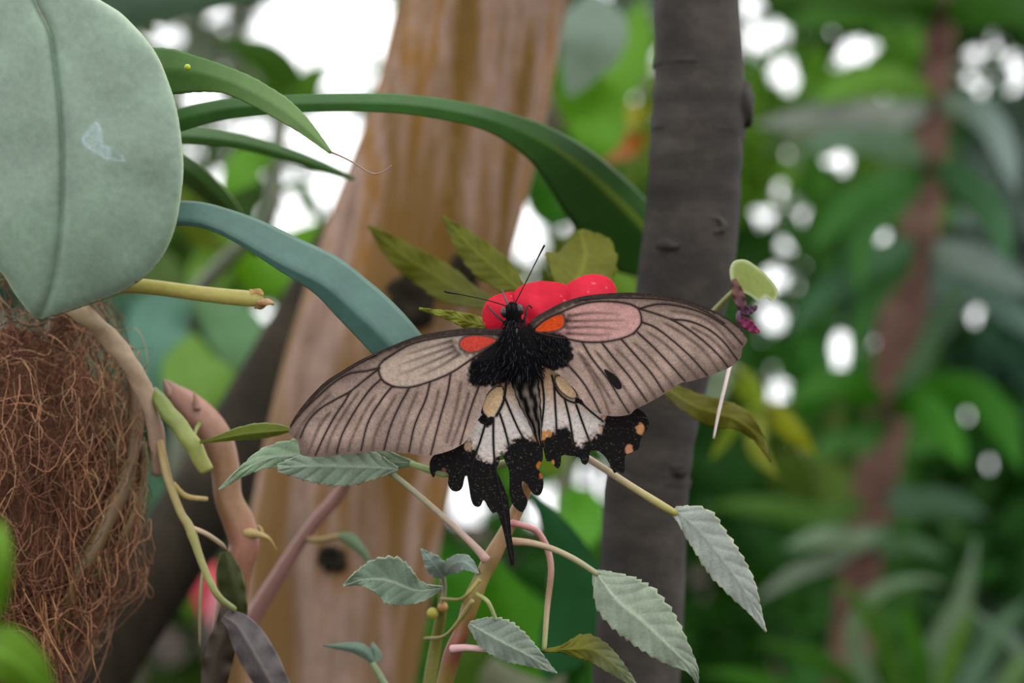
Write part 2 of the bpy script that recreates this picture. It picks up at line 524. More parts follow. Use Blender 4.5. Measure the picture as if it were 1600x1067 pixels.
LS = [[(705, 533), (670, 543), (628, 556)], [(708, 541), (665, 556), (618, 572)], [(712, 548), (668, 568), (618, 588)], [(718, 553), (690, 571), (650, 590)],
      [(520, 612), (497, 634), (474, 660), (462, 682)], [(520, 640), (500, 664), (482, 708)], [(565, 606), (540, 642), (518, 680), (510, 706)],
      [(590, 612), (566, 650), (548, 690), (545, 704)], [(622, 612), (600, 650), (586, 680), (582, 702)], [(655, 606), (640, 640), (626, 680), (620, 704)],
      [(688, 600), (678, 640), (663, 680), (656, 706)], [(722, 590), (712, 640), (698, 690)], [(735, 606), (722, 650), (706, 696)]]
lf_out = closed(LF, 420); lf_costa = catmull(np.array(LF[:15], float), 40)
fwl = sheet('forewing', lf_out, zfw(-1),
            fw_color(-1, lf_out, LV, LS, LCELL, (202, 182, 166), [(776, 532), (762, 526), (740, 524), (724, 528), (718, 537), (722, 545), (732, 550), (745, 549), (762, 541)],
                     (216, 74, 58), [(792, 522), (776, 537), (757, 552), (738, 566), (735, 580), (735, 594), (742, 600), (768, 599), (796, 606), (800, 560)],
                     (176, 152, 140), lf_costa), M['wing'], bf, 1.3)
fwl['label'] = 'grey-brown forewing with a coral-red spot at its base'
vein_tubes(fwl, LV, zfw(-1))

# ---- right forewing
RF = [(824, 512), (829, 503), (838, 494), (856, 484), (880, 472), (910, 463), (940, 459), (980, 457), (1017, 459), (1055, 465), (1085, 473), (1112, 484), (1137, 498),
      (1155, 510), (1166, 525), (1167, 534), (1160, 545), (1159, 551), (1156, 561), (1140, 574), (1117, 584), (1092, 592), (1077, 596), (1062, 599),
      (1050, 608), (1037, 616), (1012, 630), (992, 640), (985, 647), (970, 650), (955, 650), (940, 647), (920, 637), (910, 626), (901, 612), (887, 597),
      (870, 583), (850, 572), (832, 566)]
RCELL = [(837, 520), (862, 525), (885, 529), (912, 534), (942, 534), (970, 529), (990, 521), (1001, 507), (1002, 495), (998, 483), (985, 475), (960, 471), (930, 471),
         (905, 476), (885, 484), (855, 497)]
RV = [[(836, 519), (862, 525), (885, 529), (912, 534), (942, 534), (970, 529), (990, 521)],
      [(990, 521), (1001, 507), (1002, 495), (998, 482)],
      [(998, 482), (985, 475), (960, 471), (930, 471), (905, 476), (885, 484), (855, 497), (836, 513)],
      [(1000, 482), (1020, 476), (1042, 475), (1075, 481), (1105, 492), (1135, 511), (1160, 538)],
      [(1002, 483), (1025, 490), (1050, 499)],
      [(1050, 499), (1075, 501), (1105, 513), (1130, 533), (1152, 562)],
      [(1050, 499), (1072, 512), (1100, 533), (1124, 556), (1137, 573)],
      [(1003, 503), (1025, 512), (1055, 535), (1082, 560), (1105, 586)],
      [(996, 519), (1020, 541), (1045, 567), (1070, 595)],
      [(971, 530), (995, 557), (1017, 582), (1037, 612)],
      [(940, 535), (960, 560), (985, 590), (1011, 627)],
      [(910, 535), (925, 560), (950, 592), (970, 625), (983, 645)],
      [(888, 570), (910, 596), (925, 620), (938, 645)],
      [(905, 468), (945, 465), (985, 465), (1030, 467), (1065, 472), (1100, 485), (1132, 505)]]
RS = [[(888, 494), (925, 489), (975, 491)], [(886, 502), (930, 501), (985, 500)], [(888, 512), (930, 511), (975, 515)], [(886, 521), (930, 523), (960, 522)],
      [(1040, 485), (1080, 491), (1115, 507), (1148, 545)], [(1075, 508), (1110, 528), (1140, 558)], [(1030, 500), (1065, 520), (1100, 548), (1122, 578)],
      [(1005, 514), (1040, 538), (1070, 568), (1090, 591)], [(985, 531), (1010, 553), (1035, 582), (1052, 604)], [(958, 540), (985, 568), (1010, 600), (1024, 621)],
      [(925, 542), (950, 572), (975, 606), (996, 636)], [(905, 550), (930, 585), (958, 630)], [(900, 545), (918, 575), (940, 615), (952, 646)]]
rf_out = closed(RF, 420); rf_costa = catmull(np.array(RF[:15], float), 40)
fwr = sheet('forewing', rf_out, zfw(1),
            fw_color(1, rf_out, RV, RS, RCELL, (214, 164, 158), [(836, 517), (842, 507), (855, 499), (870, 492), (880, 493), (882, 502), (879, 511), (870, 516), (852, 519)],
                     (224, 82, 22), [(824, 508), (840, 521), (872, 523), (886, 532), (891, 548), (891, 563), (880, 572), (862, 577), (832, 572), (826, 545)],
                     (176, 152, 140), rf_costa), M['wing'], bf, 1.3)
fwr['label'] = 'grey-brown forewing with an orange spot and pinkish cell'
vein_tubes(fwr, RV, zfw(1))
chip = closed([(944, 577), (955, 582), (964, 589), (970, 598), (971, 606), (965, 608), (958, 602), (952, 594)], 40)
sheet('torn_scale_patch', chip, lambda x, y: zfw(1)(x, y) - 0.0002, lambda x, y: np.tile(lin((26, 22, 22)), (len(x), 1)) * (0.5 + vnoise(x, y, 3, 3))[:, None], M['wing'], fwr, 1.2)

# ---- hindwings
def hw_color(outline, border, cream, creamc, veins, oranges, blobs=()):
    vl = [catmull(np.array(v, float), 14) for v in veins]
    bp = closed(border, 160); cp = closed(cream, 40)
    def f(x, y):
        p = np.stack([x, y], 1)
        n1 = vnoise(x, y, 12, 4); n2 = vnoise(x, y, 4, 6); n3 = vnoise(x, y, 1.8, 7)
        white = lin((244, 234, 228)); cr = lin((226, 190, 156))
        c = mixc(white[None, :] * (0.86 + 0.2 * n2)[:, None], cr[None, :] * (0.8 + 0.3 * n2)[:, None], 1 - sstep(y, 600, 650 + 10 * n1))
        c = mixc(c, lin((110, 100, 96))[None, :] + 0 * c, (n3 > 0.83) * 0.35)
        db, _, _ = nearest(p, bp, True); ib = inside(p, bp)
        sd = np.where(ib, -db, db) + 9 * (n2 - 0.5) + 5 * (n3 - 0.5)
        k = 1 - sstep(sd, -2, 5)
        # fringe of dusting
        c = mixc(c, lin((150, 110, 80))[None, :] + 0 * c, (1 - sstep(sd, 2, 11)) * 0.4)
        c = mixc(c, BLACK[None, :] * (0.5 + 0.9 * n3)[:, None], k)
        c = mixc(c, lin((120, 108, 92))[None, :] + 0 * c, k * (n3 > 0.88) * 0.5)
        dc, _, _ = nearest(p, cp, True); ic = inside(p, cp)
        c = mixc(c, BLACK[None, :] + 0 * c, np.where(ic, 0, np.exp(-(dc / 3.2) ** 2)))
        c = mixc(c, lin(creamc)[None, :] * (0.85 + 0.25 * n2)[:, None], np.where(ic, sstep(dc, 0, 2), 0))
        for v in vl:
            d, _, _ = nearest(p, v)
            c = mixc(c, BLACK[None, :] + 0 * c, 0.9 * np.exp(-(d / 2.0) ** 2))
        for (ox, oy, r) in blobs:
            d = np.hypot(x - ox, y - oy) + 3 * (n2 - .5)
            c = mixc(c, BLACK[None, :] + 0 * c, 1 - sstep(d, r * .7, r))
        for (ox, oy, r, oc) in oranges:
            d = np.hypot(x - ox, (y - oy) * 0.75) + 3 * (n2 - 0.5)
            c = mixc(c, lin(oc)[None, :] + 0 * c, (1 - sstep(d, r * 0.6, r)) * 0.9)
        return c
    return f

LH = [(800, 588), (772, 590), (745, 610), (728, 650), (715, 685), (690, 700), (674, 716), (671, 730), (674, 742), (678, 746), (682, 736), (692, 737), (701, 741),
      (700, 755), (705, 765), (712, 768), (719, 766), (723, 760), (726, 746), (729, 741), (732, 756), (735, 776), (739, 788), (745, 792), (751, 790), (755, 781),
      (758, 784), (763, 793), (770, 802), (776, 800), (781, 812), (786, 828), (791, 850), (796, 874), (798, 882), (803, 882), (803, 862), (799, 835), (797, 808),
      (795, 786), (788, 762), (779, 742), (776, 733), (780, 722), (784, 702), (788, 718), (795, 734), (796, 752), (796, 770), (800, 786), (808, 796), (816, 800), (822, 792), (824, 781),
      (817, 766), (816, 752), (822, 755), (829, 766), (835, 773), (844, 773), (849, 760), (848, 744), (842, 732), (848, 716), (847, 690), (840, 668), (826, 640), (814, 614)]
LHV = [[(790, 592), (790, 608), (786, 630), (776, 650)], [(789, 622), (800, 648), (811, 672), (821, 690)], [(781, 646), (790, 675), (799, 712)],
       [(771, 655), (771, 690), (774, 730), (784, 780), (794, 840), (800, 878)], [(759, 660), (750, 690), (741, 716), (735, 750)], [(765, 655), (758, 662), (748, 655)],
       [(760, 652), (752, 640), (757, 622)], [(801, 594), (812, 628), (828, 655), (842, 676)]]
lh_out = closed(LH, 520)
hwl = sheet('hindwing', lh_out, zhw, hw_color(lh_out,
        [(726, 690), (733, 704), (743, 703), (745, 716), (755, 722), (768, 722), (778, 714), (790, 704), (800, 692), (808, 686), (822, 684), (838, 690), (852, 690), (856, 760),
         (820, 900), (780, 890), (660, 770), (660, 700)],
        [(772, 607), (785, 606), (785, 625), (777, 642), (770, 652), (761, 651), (755, 642), (757, 625)], (252, 216, 172), LHV,
        [(843, 728, 6, (206, 118, 40)), (845, 744, 4, (190, 110, 70)), (694, 737, 5, (120, 84, 62)), (731, 697, 6, (214, 178, 140)), (838, 682, 6, (196, 140, 90))], [(755, 655, 8), (761, 660, 8), (768, 656, 6)]), M['wing'], bf, 1.1)
hwl['label'] = 'white hindwing with scalloped black border and one black tail'
vein_tubes(hwl, LHV, zhw, 1.7, 1.2, (24, 20, 19))

RH = [(826, 584), (860, 576), (885, 595), (905, 612), (925, 630), (945, 645), (965, 648), (985, 645), (990, 637), (1000, 640), (1010, 650), (1014, 664), (1007, 677), (1001, 686), (998, 701),
      (988, 706), (978, 711), (976, 722), (976, 735), (972, 740), (966, 736), (960, 739), (955, 730), (948, 717), (941, 709), (932, 704), (922, 706), (920, 719), (915, 726), (909, 723),
      (905, 715), (890, 712), (878, 712), (876, 725), (872, 732), (866, 728), (861, 721), (854, 720), (850, 706), (846, 690), (842, 670), (838, 640), (830, 612)]
RHV = [[(866, 604), (868, 640), (870, 675)], [(882, 622), (890, 655), (896, 690), (903, 712)], [(900, 632), (912, 665), (925, 700)], [(905, 626), (922, 642), (942, 658)],
       [(862, 586), (868, 606), (880, 621), (897, 629), (905, 625)], [(846, 586), (850, 626), (846, 668)], [(840, 590), (838, 600)]]
rh_out = closed(RH, 420)
hwr = sheet('hindwing', rh_out, zhw, hw_color(rh_out,
        [(850, 690), (858, 684), (868, 672), (880, 670), (890, 676), (895, 690), (905, 698), (918, 690), (930, 684), (938, 676), (943, 662), (945, 652), (960, 640), (1030, 630), (1030, 760), (900, 760), (845, 740)],
        [(869, 589), (878, 588), (890, 600), (900, 615), (899, 621), (889, 620), (876, 610), (869, 598)], (252, 218, 172), RHV,
        [(1000, 670, 8, (222, 160, 112)), (983, 703, 8, (212, 150, 110)), (849, 680, 6, (226, 150, 40)), (858, 676, 5, (214, 140, 60)), (864, 722, 4, (216, 140, 80)), (938, 672, 4, (224, 170, 140)), (944, 651, 4, (224, 150, 110))], [(902, 626, 5), (908, 628, 4)]), M['wing'], bf, 1.1)
hwr['label'] = 'white hindwing with ragged black border and orange spots'
vein_tubes(hwr, RHV, zhw, 1.7, 1.2, (24, 20, 19))

# ---- body: one skin from head to the tip of the abdomen
bp_ = np.array([(799, 474, D0 + .0005, 5), (800, 479, D0, 10.5), (801, 488, D0 - .0004, 13), (803, 497, D0 - .0002, 12), (805, 505, D0, 12), (807, 516, D0 - .0006, 20), (809, 530, D0 - .001, 26),
                (812, 548, D0 - .001, 30), (815, 566, D0 - .0006, 29), (818, 584, D0, 24), (822, 602, D0 + .0006, 21), (827, 625, D0 + .0012, 18), (834, 650, D0 + .002, 12.5), (839, 672, D0 + .0028, 8), (843, 692, D0 + .0035, 4.5), (845, 704, D0 + .004, 1.5)], float)
nb, sb = 70, 28
cb = catmull(bp_, nb)
segm = lambda t, a: 1 + 0.035 * np.sin(t * 95) * (t > 0.52) + 0.03 * np.sin(a * 3 + t * 20) * (t < 0.5)
bv, bfaces = tube_geo(P(cb[:, 0], cb[:, 1], cb[:, 2]), cb[:, 3] * K * D0, sb, segm)
bt = np.concatenate([np.repeat(np.linspace(0, 1, nb), sb), [0, 1]]); ba = np.concatenate([np.tile(np.linspace(0, 2 * np.pi, sb, endpoint=False), nb), [0, 0]])
bc = np.tile(lin((17, 16, 17)), (len(bv), 1))
stripe = sstep(np.cos(ba * 7 + .6 * np.sin(bt * 40)), -0.1, 0.8) * (np.abs(ba - np.pi * 0) > -1) * sstep(bt, 0.5, 0.6) * (1 - 0.4 * sstep(bt, 0.85, 1.0)) * sstep(np.cos(ba), -.2, .35)
bc = mixc(bc, lin((150, 136, 122))[None, :] + 0 * bc, stripe * 0.7)
bc = mixc(bc, lin((110, 40, 44))[None, :] + 0 * bc, np.exp(-((bt - 0.16) / 0.02) ** 2) * 0.15)
body = mesh('body', bv, quads2list(bfaces), M['fur'], bf, org(bf), bc)
body['label'] = 'furry black body with grey-striped tapering abdomen'

def ball(name, px, py, Y, r, mat, parent, col, sx=1, sz=1, seg=20, rings=14):
    th = np.linspace(0, np.pi, rings); ph = np.linspace(0, 2 * np.pi, seg, endpoint=False)
    T, Q = np.meshgrid(th, ph, indexing='ij')
    d = np.stack([np.sin(T) * np.cos(Q) * sx, np.sin(T) * np.sin(Q), np.cos(T) * sz], -1).reshape(-1, 3) * r * K * Y
    v = d + P(px, py, Y)
    i = np.arange(rings - 1)[:, None] * seg; j = np.arange(seg)[None, :]; j2 = (j + 1) % seg
    f = np.stack([i + j, i + seg + j, i + seg + j2, i + j2], -1).reshape(-1, 4)
    return mesh(name, v, f, mat, parent, org(parent), np.tile(lin(col), (len(v), 1)))
ball('eye', 788.5, 488, D0 - .0006, 7.5, M['gloss_black'], body, (36, 32, 32), 0.85, 1.1)
ball('eye', 811.5, 484, D0 - .0006, 8.5, M['gloss_black'], body, (36, 32, 32), 0.85, 1.1)
for qx in (796, 803):
    tube('palp', [(qx, 486, D0 - .0022, 3), (qx - 0.5, 480, D0 - .0024, 3.2), (qx - 1, 475, D0 - .002, 1)], M['fur'], body, 8, 8, col=(34, 32, 32))
ball('thorax_gloss_plate', 807.5, 520, D0 - .0040, 5, M['gloss_black'], body, (17, 16, 17), 0.6, 1.5)
anL = tube('antenna', [(797, 480, D0 - .0004, 1.0), (765, 470, D0 - .001, 0.9), (725, 461, D0 - .002, 0.9), (704, 457.5, D0 - .002, 1.5), (694, 455, D0 - .002, 1.7)], M['vein'], bf, 30, 8, col=(26, 22, 22))
anR = tube('antenna', [(803, 477, D0 - .0004, 1.0), (818, 448, D0 - .001, 0.9), (835, 414, D0 - .002, 0.9), (846, 392, D0 - .002, 1.4), (851, 383, D0 - .002, 1.6)], M['vein'], bf, 30, 8, col=(26, 22, 22))
tube('proboscis', [(795, 480, D0 - .001, 2.2), (791, 470, D0 - .0005, 2.0), (787, 461, D0 + .001, 1.7), (784.5, 453, D0 + .002, 1.5)], M['vein'], bf, 16, 8, col=(96, 74, 76))
tube('leg', [(795, 510, D0 + .001, 2), (780, 497, D0 + .001, 1.8), (768, 485, D0 + .0025, 1.5), (763, 479, D0 + .005, 1.2), (762, 475, D0 + .0068, 0.9)], M['vein'], bf, 20, 8, col=(70, 44, 46))
tube('leg', [(816, 512, D0 + .001, 2.1), (820, 498, D0 + .0005, 1.9), (823, 483, D0 + .0015, 1.7), (826, 477, D0 + .003, 1.4), (831, 481, D0 + .006, 1.0)], M['vein'], bf, 20, 8, col=(40, 30, 32))

# fur on the thorax and wing bases (uncountable)
fv, ff, fc = [], [], []
base_i = 0
for k in range(3200):
    t = random.random()
    if t < 0.62:
        a = random.uniform(-math.pi, 0)
        y0 = random.uniform(498, 590)
        r = np.interp(y0, bp_[:, 1], bp_[:, 3]); x0 = np.interp(y0, bp_[:, 1], bp_[:, 0])
        b0 = np.array([x0 + r * math.cos(a), y0, D0 + r * math.sin(a) * K * D0])
        dx, dy = math.cos(a) * random.uniform(2, 13), random.uniform(3, 18)
        dY = math.sin(a) * random.uniform(4, 12) * K * D0
    elif t < 0.81:
        x0, y0 = random.uniform(738, 796), random.uniform(548, 600)
        if y0 < 548 + (796 - x0) * 0.35: y0 += 14
        b0 = np.array([x0, y0, zfw(-1)(x0, y0) - 0.0001]); dx, dy, dY = random.uniform(-9, 1), random.uniform(3, 10), -random.uniform(0, 4) * K * D0
    else:
        x0, y0 = random.uniform(830, 886), random.uniform(525, 572)
        b0 = np.array([x0, y0, zfw(1)(x0, y0) - 0.0001]); dx, dy, dY = random.uniform(-1, 8), random.uniform(2, 9), -random.uniform(0, 4) * K * D0
    b1 = b0 + np.array([dx * .6 + random.uniform(-1, 1), dy * .5, dY]); b2 = b0 + np.array([dx, dy, dY * 1.1])
    w = 0.45
    pts = [b0 + [-w, 0, 0], b0 + [w, 0, 0], b1 + [-w * .8, 0, 0], b1 + [w * .8, 0, 0], b2]
    for q in pts:
        fv.append(P(q[0], q[1], q[2]))
    ff += [(base_i, base_i + 1, base_i + 3, base_i + 2), (base_i + 2, base_i + 3, base_i + 4)]
    base_i += 5
    fc += [lin((15, 15, 18)) if random.random() < 0.86 else lin((66, 64, 68))] * 5
mesh('thorax_fur', np.array(fv), ff, M['fur'], body, org(bf), np.array(fc), kind='stuff')
# ------------------------------------------------------------------ trunks
def trunk(name, label, pts, mat, rfn=None, n=90, seg=40, cat='tree trunk'):
    b = pts[-1]
    root = thing(name, label, cat, P(b[0], b[1], b[2]))
    o = tube('trunk', pts, mat, root, n, seg, rfn)
    return root, o

YD = 0.66
def dark_r(t, a):
    r = 1 + 0.012 * np.sin(t * 260) * (np.sin(t * 31) > 0.2) + 0.02 * np.sin(a * 2 + t * 30) + 0.012 * np.sin(a * 5 - t * 50)
    return r
dt, dto = trunk('tree_trunk', 'slender dark grey tree trunk just behind the butterfly', [(1120, -700, YD + .03, 60), (1096, -250, YD, 64), (1088, 0, YD, 66), (1092, 130, YD, 71), (1090, 200, YD, 74), (1084, 300, YD, 73), (1074, 400, YD, 73), (1048, 560, YD, 66),
               (1026, 660, YD, 64), (1012, 750, YD, 66), (1004, 900, YD, 66), (993, 1067, YD, 67), (985, 1300, YD, 68), (1000, 2200, YD, 78), (1010, gpy(YD) + 60, YD, 105)], M['dark_bark'], dark_r, 260, 56)
def lump(name, px, py, Y, rx, ry, rz, mat, parent, seed=0, amp=0.25, ring=False, label=None):
    th = np.linspace(0, np.pi, 14); ph = np.linspace(0, 2 * np.pi, 22, endpoint=False)
    T, Q = np.meshgrid(th, ph, indexing='ij')
    n = 1 + amp * (vnoise(np.cos(Q) * 3 * np.sin(T) + 9, np.cos(T) * 3 + np.sin(Q) * np.sin(T) * 2, 1, seed) - 0.5) * 2
    d = np.stack([np.sin(T) * np.cos(Q) * rx * n, np.sin(T) * np.sin(Q) * ry * n, np.cos(T) * rz * n], -1)
    if ring:     # a dimple in the middle of the face that looks at the camera
        q = np.hypot(d[..., 0] / rx, d[..., 2] / rz)
        d[..., 1] = np.where(d[..., 1] < 0, d[..., 1] * (1 - 0.85 * np.exp(-(q / 0.45) ** 2)), d[..., 1])
    v = d.reshape(-1, 3) * K * Y + P(px, py, Y)
    i = np.arange(13)[:, None] * 22; j = np.arange(22)[None, :]; j2 = (j + 1) % 22
    f = np.stack([i + j, i + 22 + j, i + 22 + j2, i + j2], -1).reshape(-1, 4)
    o = mesh(name, v, f, mat, parent, org(parent))
    if label: o['label'] = label
    return o
lump('knot', 1160, 166, YD - .001, 17, 28, 40, M['dark_bark'], dt, 3)
lump('knot', 1118, 352, YD - 60 * K * YD, 20, 14, 15, M['dark_bark'], dt, 5, 0.3, True)
lump('knot', 1045, 382, YD - 66 * K * YD, 22, 9, 8, M['dark_bark'], dt, 8, 0.5)
lump('knot', 1050, 735, YD - 52 * K * YD, 22, 10, 13, M['dark_bark'], dt, 11, 0.4)
for (cx, cy, r) in [(1089, 105, 69), (1090, 204, 73.5), (1013, 748, 66), (1003, 908, 66)]:
    w = tube('bark_ring', [(cx + .5, cy - 3.5, YD, r * 0.99), (cx, cy - 1, YD, r * 1.012), (cx, cy + 1.5, YD, r * 1.012), (cx - .5, cy + 4, YD, r * 0.99)], M['dark_bark'], dt, 8, 56, lambda t, a: 1 + 0.008 * np.sin(a * 7) + 0.006 * np.sin(a * 13))

YT = 0.86
def tan_r(t, a):
    return 1 + 0.02 * np.sin(a * 2 + t * 9) + 0.014 * np.sin(a * 3 - t * 25) + 0.006 * np.sin(a * 9 + t * 40)
tt, tto = trunk('tree_trunk', 'thick leaning tan trunk with ochre streaked smooth bark', [(930, -700, YT + .05, 135), (812, -200, YT, 132), (757, 0, YT, 133), (714, 180, YT, 137), (680, 300, YT, 142), (640, 430, YT, 146), (600, 560, YT, 148), (560, 720, YT, 148),
               (530, 880, YT, 146), (505, 1067, YT, 142), (470, 1300, YT, 142), (330, 2200, YT, 150), (240, gpy(YT) + 80, YT, 190)], M['tan_bark'], tan_r, 140, 48)
KB = M['mossy_bark']
lump('knot', 645, 468, YT - 146 * K * YT, 36, 22, 44, KB, tt, 4, 0.3, True, 'dark hollow branch scar')
lump('knot', 722, 432, YT - 128 * K * YT, 26, 22, 40, KB, tt, 6, 0.3, True, 'dark hollow branch scar')
lump('knot', 520, 872, YT - 148 * K * YT, 24, 14, 22, KB, tt, 7, 0.3, True, 'dark hollow branch scar')
mt, mto = trunk('tree_trunk', 'dark mossy trunk leaning behind the thick tan trunk', [(760, -200, 1.06, 45), (610, 250, 1.04, 48), (500, 460, 1.01, 52), (420, 610, .97, 58), (335, 760, 0.92, 62), (240, 900, 0.88, 62), (165, 1010, 0.86, 64), (125, 1080, .85, 66),
               (40, 1300, 0.82, 88), (-150, 1900, 0.80, 95), (-220, gpy(.8) + 60, 0.80, 120)], M['mossy_bark'], tan_r, 80, 32)

# ------------------------------------------------------------------ the flowering plant under the butterfly
YS = 0.556
imp = thing('flowering_plant', 'soft-stemmed plant with grey-green toothed leaves and a red flower under the butterfly', 'plant', P(560, gpy(.575), .575))
def stemcol(y):
    keys = [(500, (150, 70, 60)), (620, (156, 112, 78)), (760, (156, 118, 80)), (860, (150, 116, 76)), (885, (130, 108, 60)), (905, (146, 128, 74)), (960, (132, 106, 52)), (1000, (122, 66, 46)), (1025, (118, 68, 44)), (1050, (122, 100, 48)), (1300, (110, 110, 50))]
    ks = np.array([k for k, _ in keys]); cs = np.array([lin(c) for _, c in keys])
    return np.stack([np.interp(y, ks, cs[:, i]) for i in range(3)], 1)
main = tube('stem', [(858, 500, D0 + .009, 5), (856, 560, D0 + .014, 8), (848, 640, D0 + .016, 10), (832, 730, D0 + .016, 10), (806, 801, YS + .008, 10.5), (786, 838, YS + .006, 11), (768, 872, YS + .005, 13.5), (755, 898, YS + .005, 12), (740, 932, YS + .005, 13.5),
      (722, 985, YS + .006, 12), (709, 1016, YS + .006, 13.5), (695, 1067, YS + .008, 13), (660, 1200, YS + .01, 15), (600, 2200, .572, 17), (560, gpy(.575) + 40, .575, 20)], M['stem'], imp, 200, 18,
      lambda t, a: 1 + 0.04 * np.sin(a * 4), stemcol, bypy=True)
side = tube('side_stem', [(668, gpy(.60) * 0 + 1500, .60, 11), (664, 1200, .60, 10), (672, 1060, .60, 10), (682, 1000, .598, 9), (690, 955, .592, 8), (692, 905, .585, 5)], M['stem'], imp, 40, 12, None, (120, 116, 52))
tube('side_stem', [(600, 2200, .575, 12), (655, 1700, .595, 11), (668, 1500, .60, 11)], M['stem'], imp, 20, 12, None, (110, 106, 50))
ball('bud', 676, 958, .588, 9, M['stem'], imp, (168, 164, 60))
ball('bud', 692, 948, .588, 8, M['stem'], imp, (176, 128, 70))
def petiole(pts, c0, c1, n=26):
    a, b = lin(c0), lin(c1)
    return tube('leaf_stalk', pts, M['stem'], imp, n, 10, None, lambda t: a[None] * (1 - t[:, None]) + b[None] * t[:, None])
petiole([(760, 875, YS, 8), (740, 852, YS - .001, 6), (690, 805, YS - .002, 5), (640, 762, YS - .003, 4.8), (606, 735, YS - .004, 4.5)], (196, 160, 150), (150, 160, 120))
petiole([(800, 846, YS - .002, 7), (828, 848, YS - .004, 5.5), (862, 857, YS - .004, 5), (898, 874, YS - .004, 5), (934, 897, YS - .003, 4.5)], (176, 140, 116), (150, 155, 112))
petiole([(848, 668, D0 + .016, 8), (890, 700, D0 + .014, 6.5), (928, 722, D0 + .012, 6), (990, 762, D0 + .01, 6), (1035, 790, D0 + .009, 6.5), (1058, 803, D0 + .009, 5)], (196, 168, 160), (156, 150, 70))
petiole([(706, 1014, YS + .002, 7), (730, 1012, YS - .001, 5.5), (770, 1016, YS - .001, 5), (792, 1018, YS - .001, 4)], (214, 168, 168), (180, 160, 150))
petiole([(800, 816, YS + .003, 5), (818, 821, YS + .006, 5), (838, 829, YS + .01, 5), (854, 854, YS + .012, 5), (861, 890, YS + .012, 5), (855, 950, YS + .012, 4.5), (850, 1018, YS + .002, 4)], (220, 150, 150), (118, 128, 62))
petiole([(838, 712, D0 + .014, 7), (770, 728, D0 + .010, 6.5), (700, 740, D0 + .006, 6.5), (640, 724, D0 + .005, 5)], (150, 160, 100), (150, 170, 110))
petiole([(750, 905, YS - .002, 4), (724, 934, YS + .0, 3), (700, 936, YS + .02, 3), (690, 935, .588, 3)], (150, 140, 70), (130, 130, 60))
petiole([(744, 928, YS - .002, 4), (762, 940, YS - .006, 3.5), (775, 968, YS - .005, 3)], (140, 140, 70), (150, 160, 110))
petiole([(690, 945, .588, 4), (694, 920, .585, 4), (692, 900, .58, 3.5)], (170, 150, 120), (150, 160, 130))
petiole([(738, 938, YS, 4), (700, 990, YS + .01, 3), (664, 998, .592, 3)], (160, 150, 90), (130, 120, 60))

G1 = (140, 152, 134)
L = []
def leaf(mid, wl, wr, base=G1, rib=(176, 190, 170), edge=(168, 182, 150), mat='velvet_leaf', parent=imp, name='leaf', **kw):
    a = dict(teeth=15, tooth=0.14, veins=9, bump=0.0004, fold=0.16, nu=70, nv=10, wave=0.0006)
    a.update(kw)
    o = ribbon(name, mid, wl, wr, M[mat], parent, base, rib, edge, **a)
    return o
leaf([(930, 893, .553), (965, 938, .551), (1004, 970, .55), (1048, 1012, .55), (1080, 1044, .552), (1090, 1068, .556)], [6, 40, 50, 46, 34, 16, 1], [6, 30, 38, 37, 30, 14, 1], (146, 160, 138), (188, 202, 178), veins=10, spread=.22, veinc=.55)
leaf([(1052, 797, .554), (1085, 825, .553), (1125, 873, .553), (1165, 928, .554), (1197, 987, .556)], [8, 36, 34, 31, 24, 11, 0.5], [5, 18, 25, 28, 23, 11, 0.5], (170, 178, 168), (150, 160, 150), (190, 190, 150), fold=0.1, tilt=-.1)
leaf([(733, 974, .553), (780, 1000, .551), (830, 1026, .552), (870, 1052, .554)], [4, 26, 34, 30, 20, 9, 0.5], [4, 20, 26, 25, 18, 9, 0.5], (128, 142, 126), fold=0.2)
leaf([(692, 918, .566), (652, 922, .561), (604, 906, .556), (566, 906, .556), (536, 915, .558)], [2, 14, 28, 36, 22, 8, 0.5], [2, 10, 24, 38, 32, 16, 0.5], (120, 142, 118), fold=-.15, wave=.0012)
leaf([(692, 903, .578), (683, 888, .573), (672, 874, .571), (658, 858, .572)], [3, 14, 14, 8, 0.5], [3, 14, 14, 8, 0.5], (142, 162, 152), nu=30, teeth=5)
leaf([(693, 898, .578), (706, 882, .568), (726, 878, .562), (748, 896, .558)], [3, 10, 12, 9, 0.5], [3, 16, 16, 10, 0.5], (140, 160, 150), nu=30, teeth=6, fold=.5)
leaf([(850, 1017, .556), (890, 1014, .556), (926, 1016, .557), (962, 1042, .558), (1000, 1078, .562)], [2, 7, 22, 20, 15, 8, .5], [2, 5, 16, 18, 15, 8, .5], (128, 128, 40), (150, 150, 60), None, 'thin_leaf', tip=(150, 160, 130), fold=.4)
leaf([(648, 724, .551), (560, 716, .552), (470, 712, .552), (420, 716, .553), (380, 736, .553), (342, 765, .556)], [3, 16, 20, 20, 22, 15, 8, .5], [3, 16, 22, 24, 26, 18, 8, .5], (140, 166, 132), fold=.2)
leaf([(622, 733, .549), (580, 730, .547), (530, 728, .546), (480, 728, .547), (434, 731, .55)], [3, 16, 27, 31, 28, 18, 6], [3, 20, 30, 26, 22, 16, 6], (144, 164, 140), fold=.25, tooth=.18, veins=8, bump=.0007)
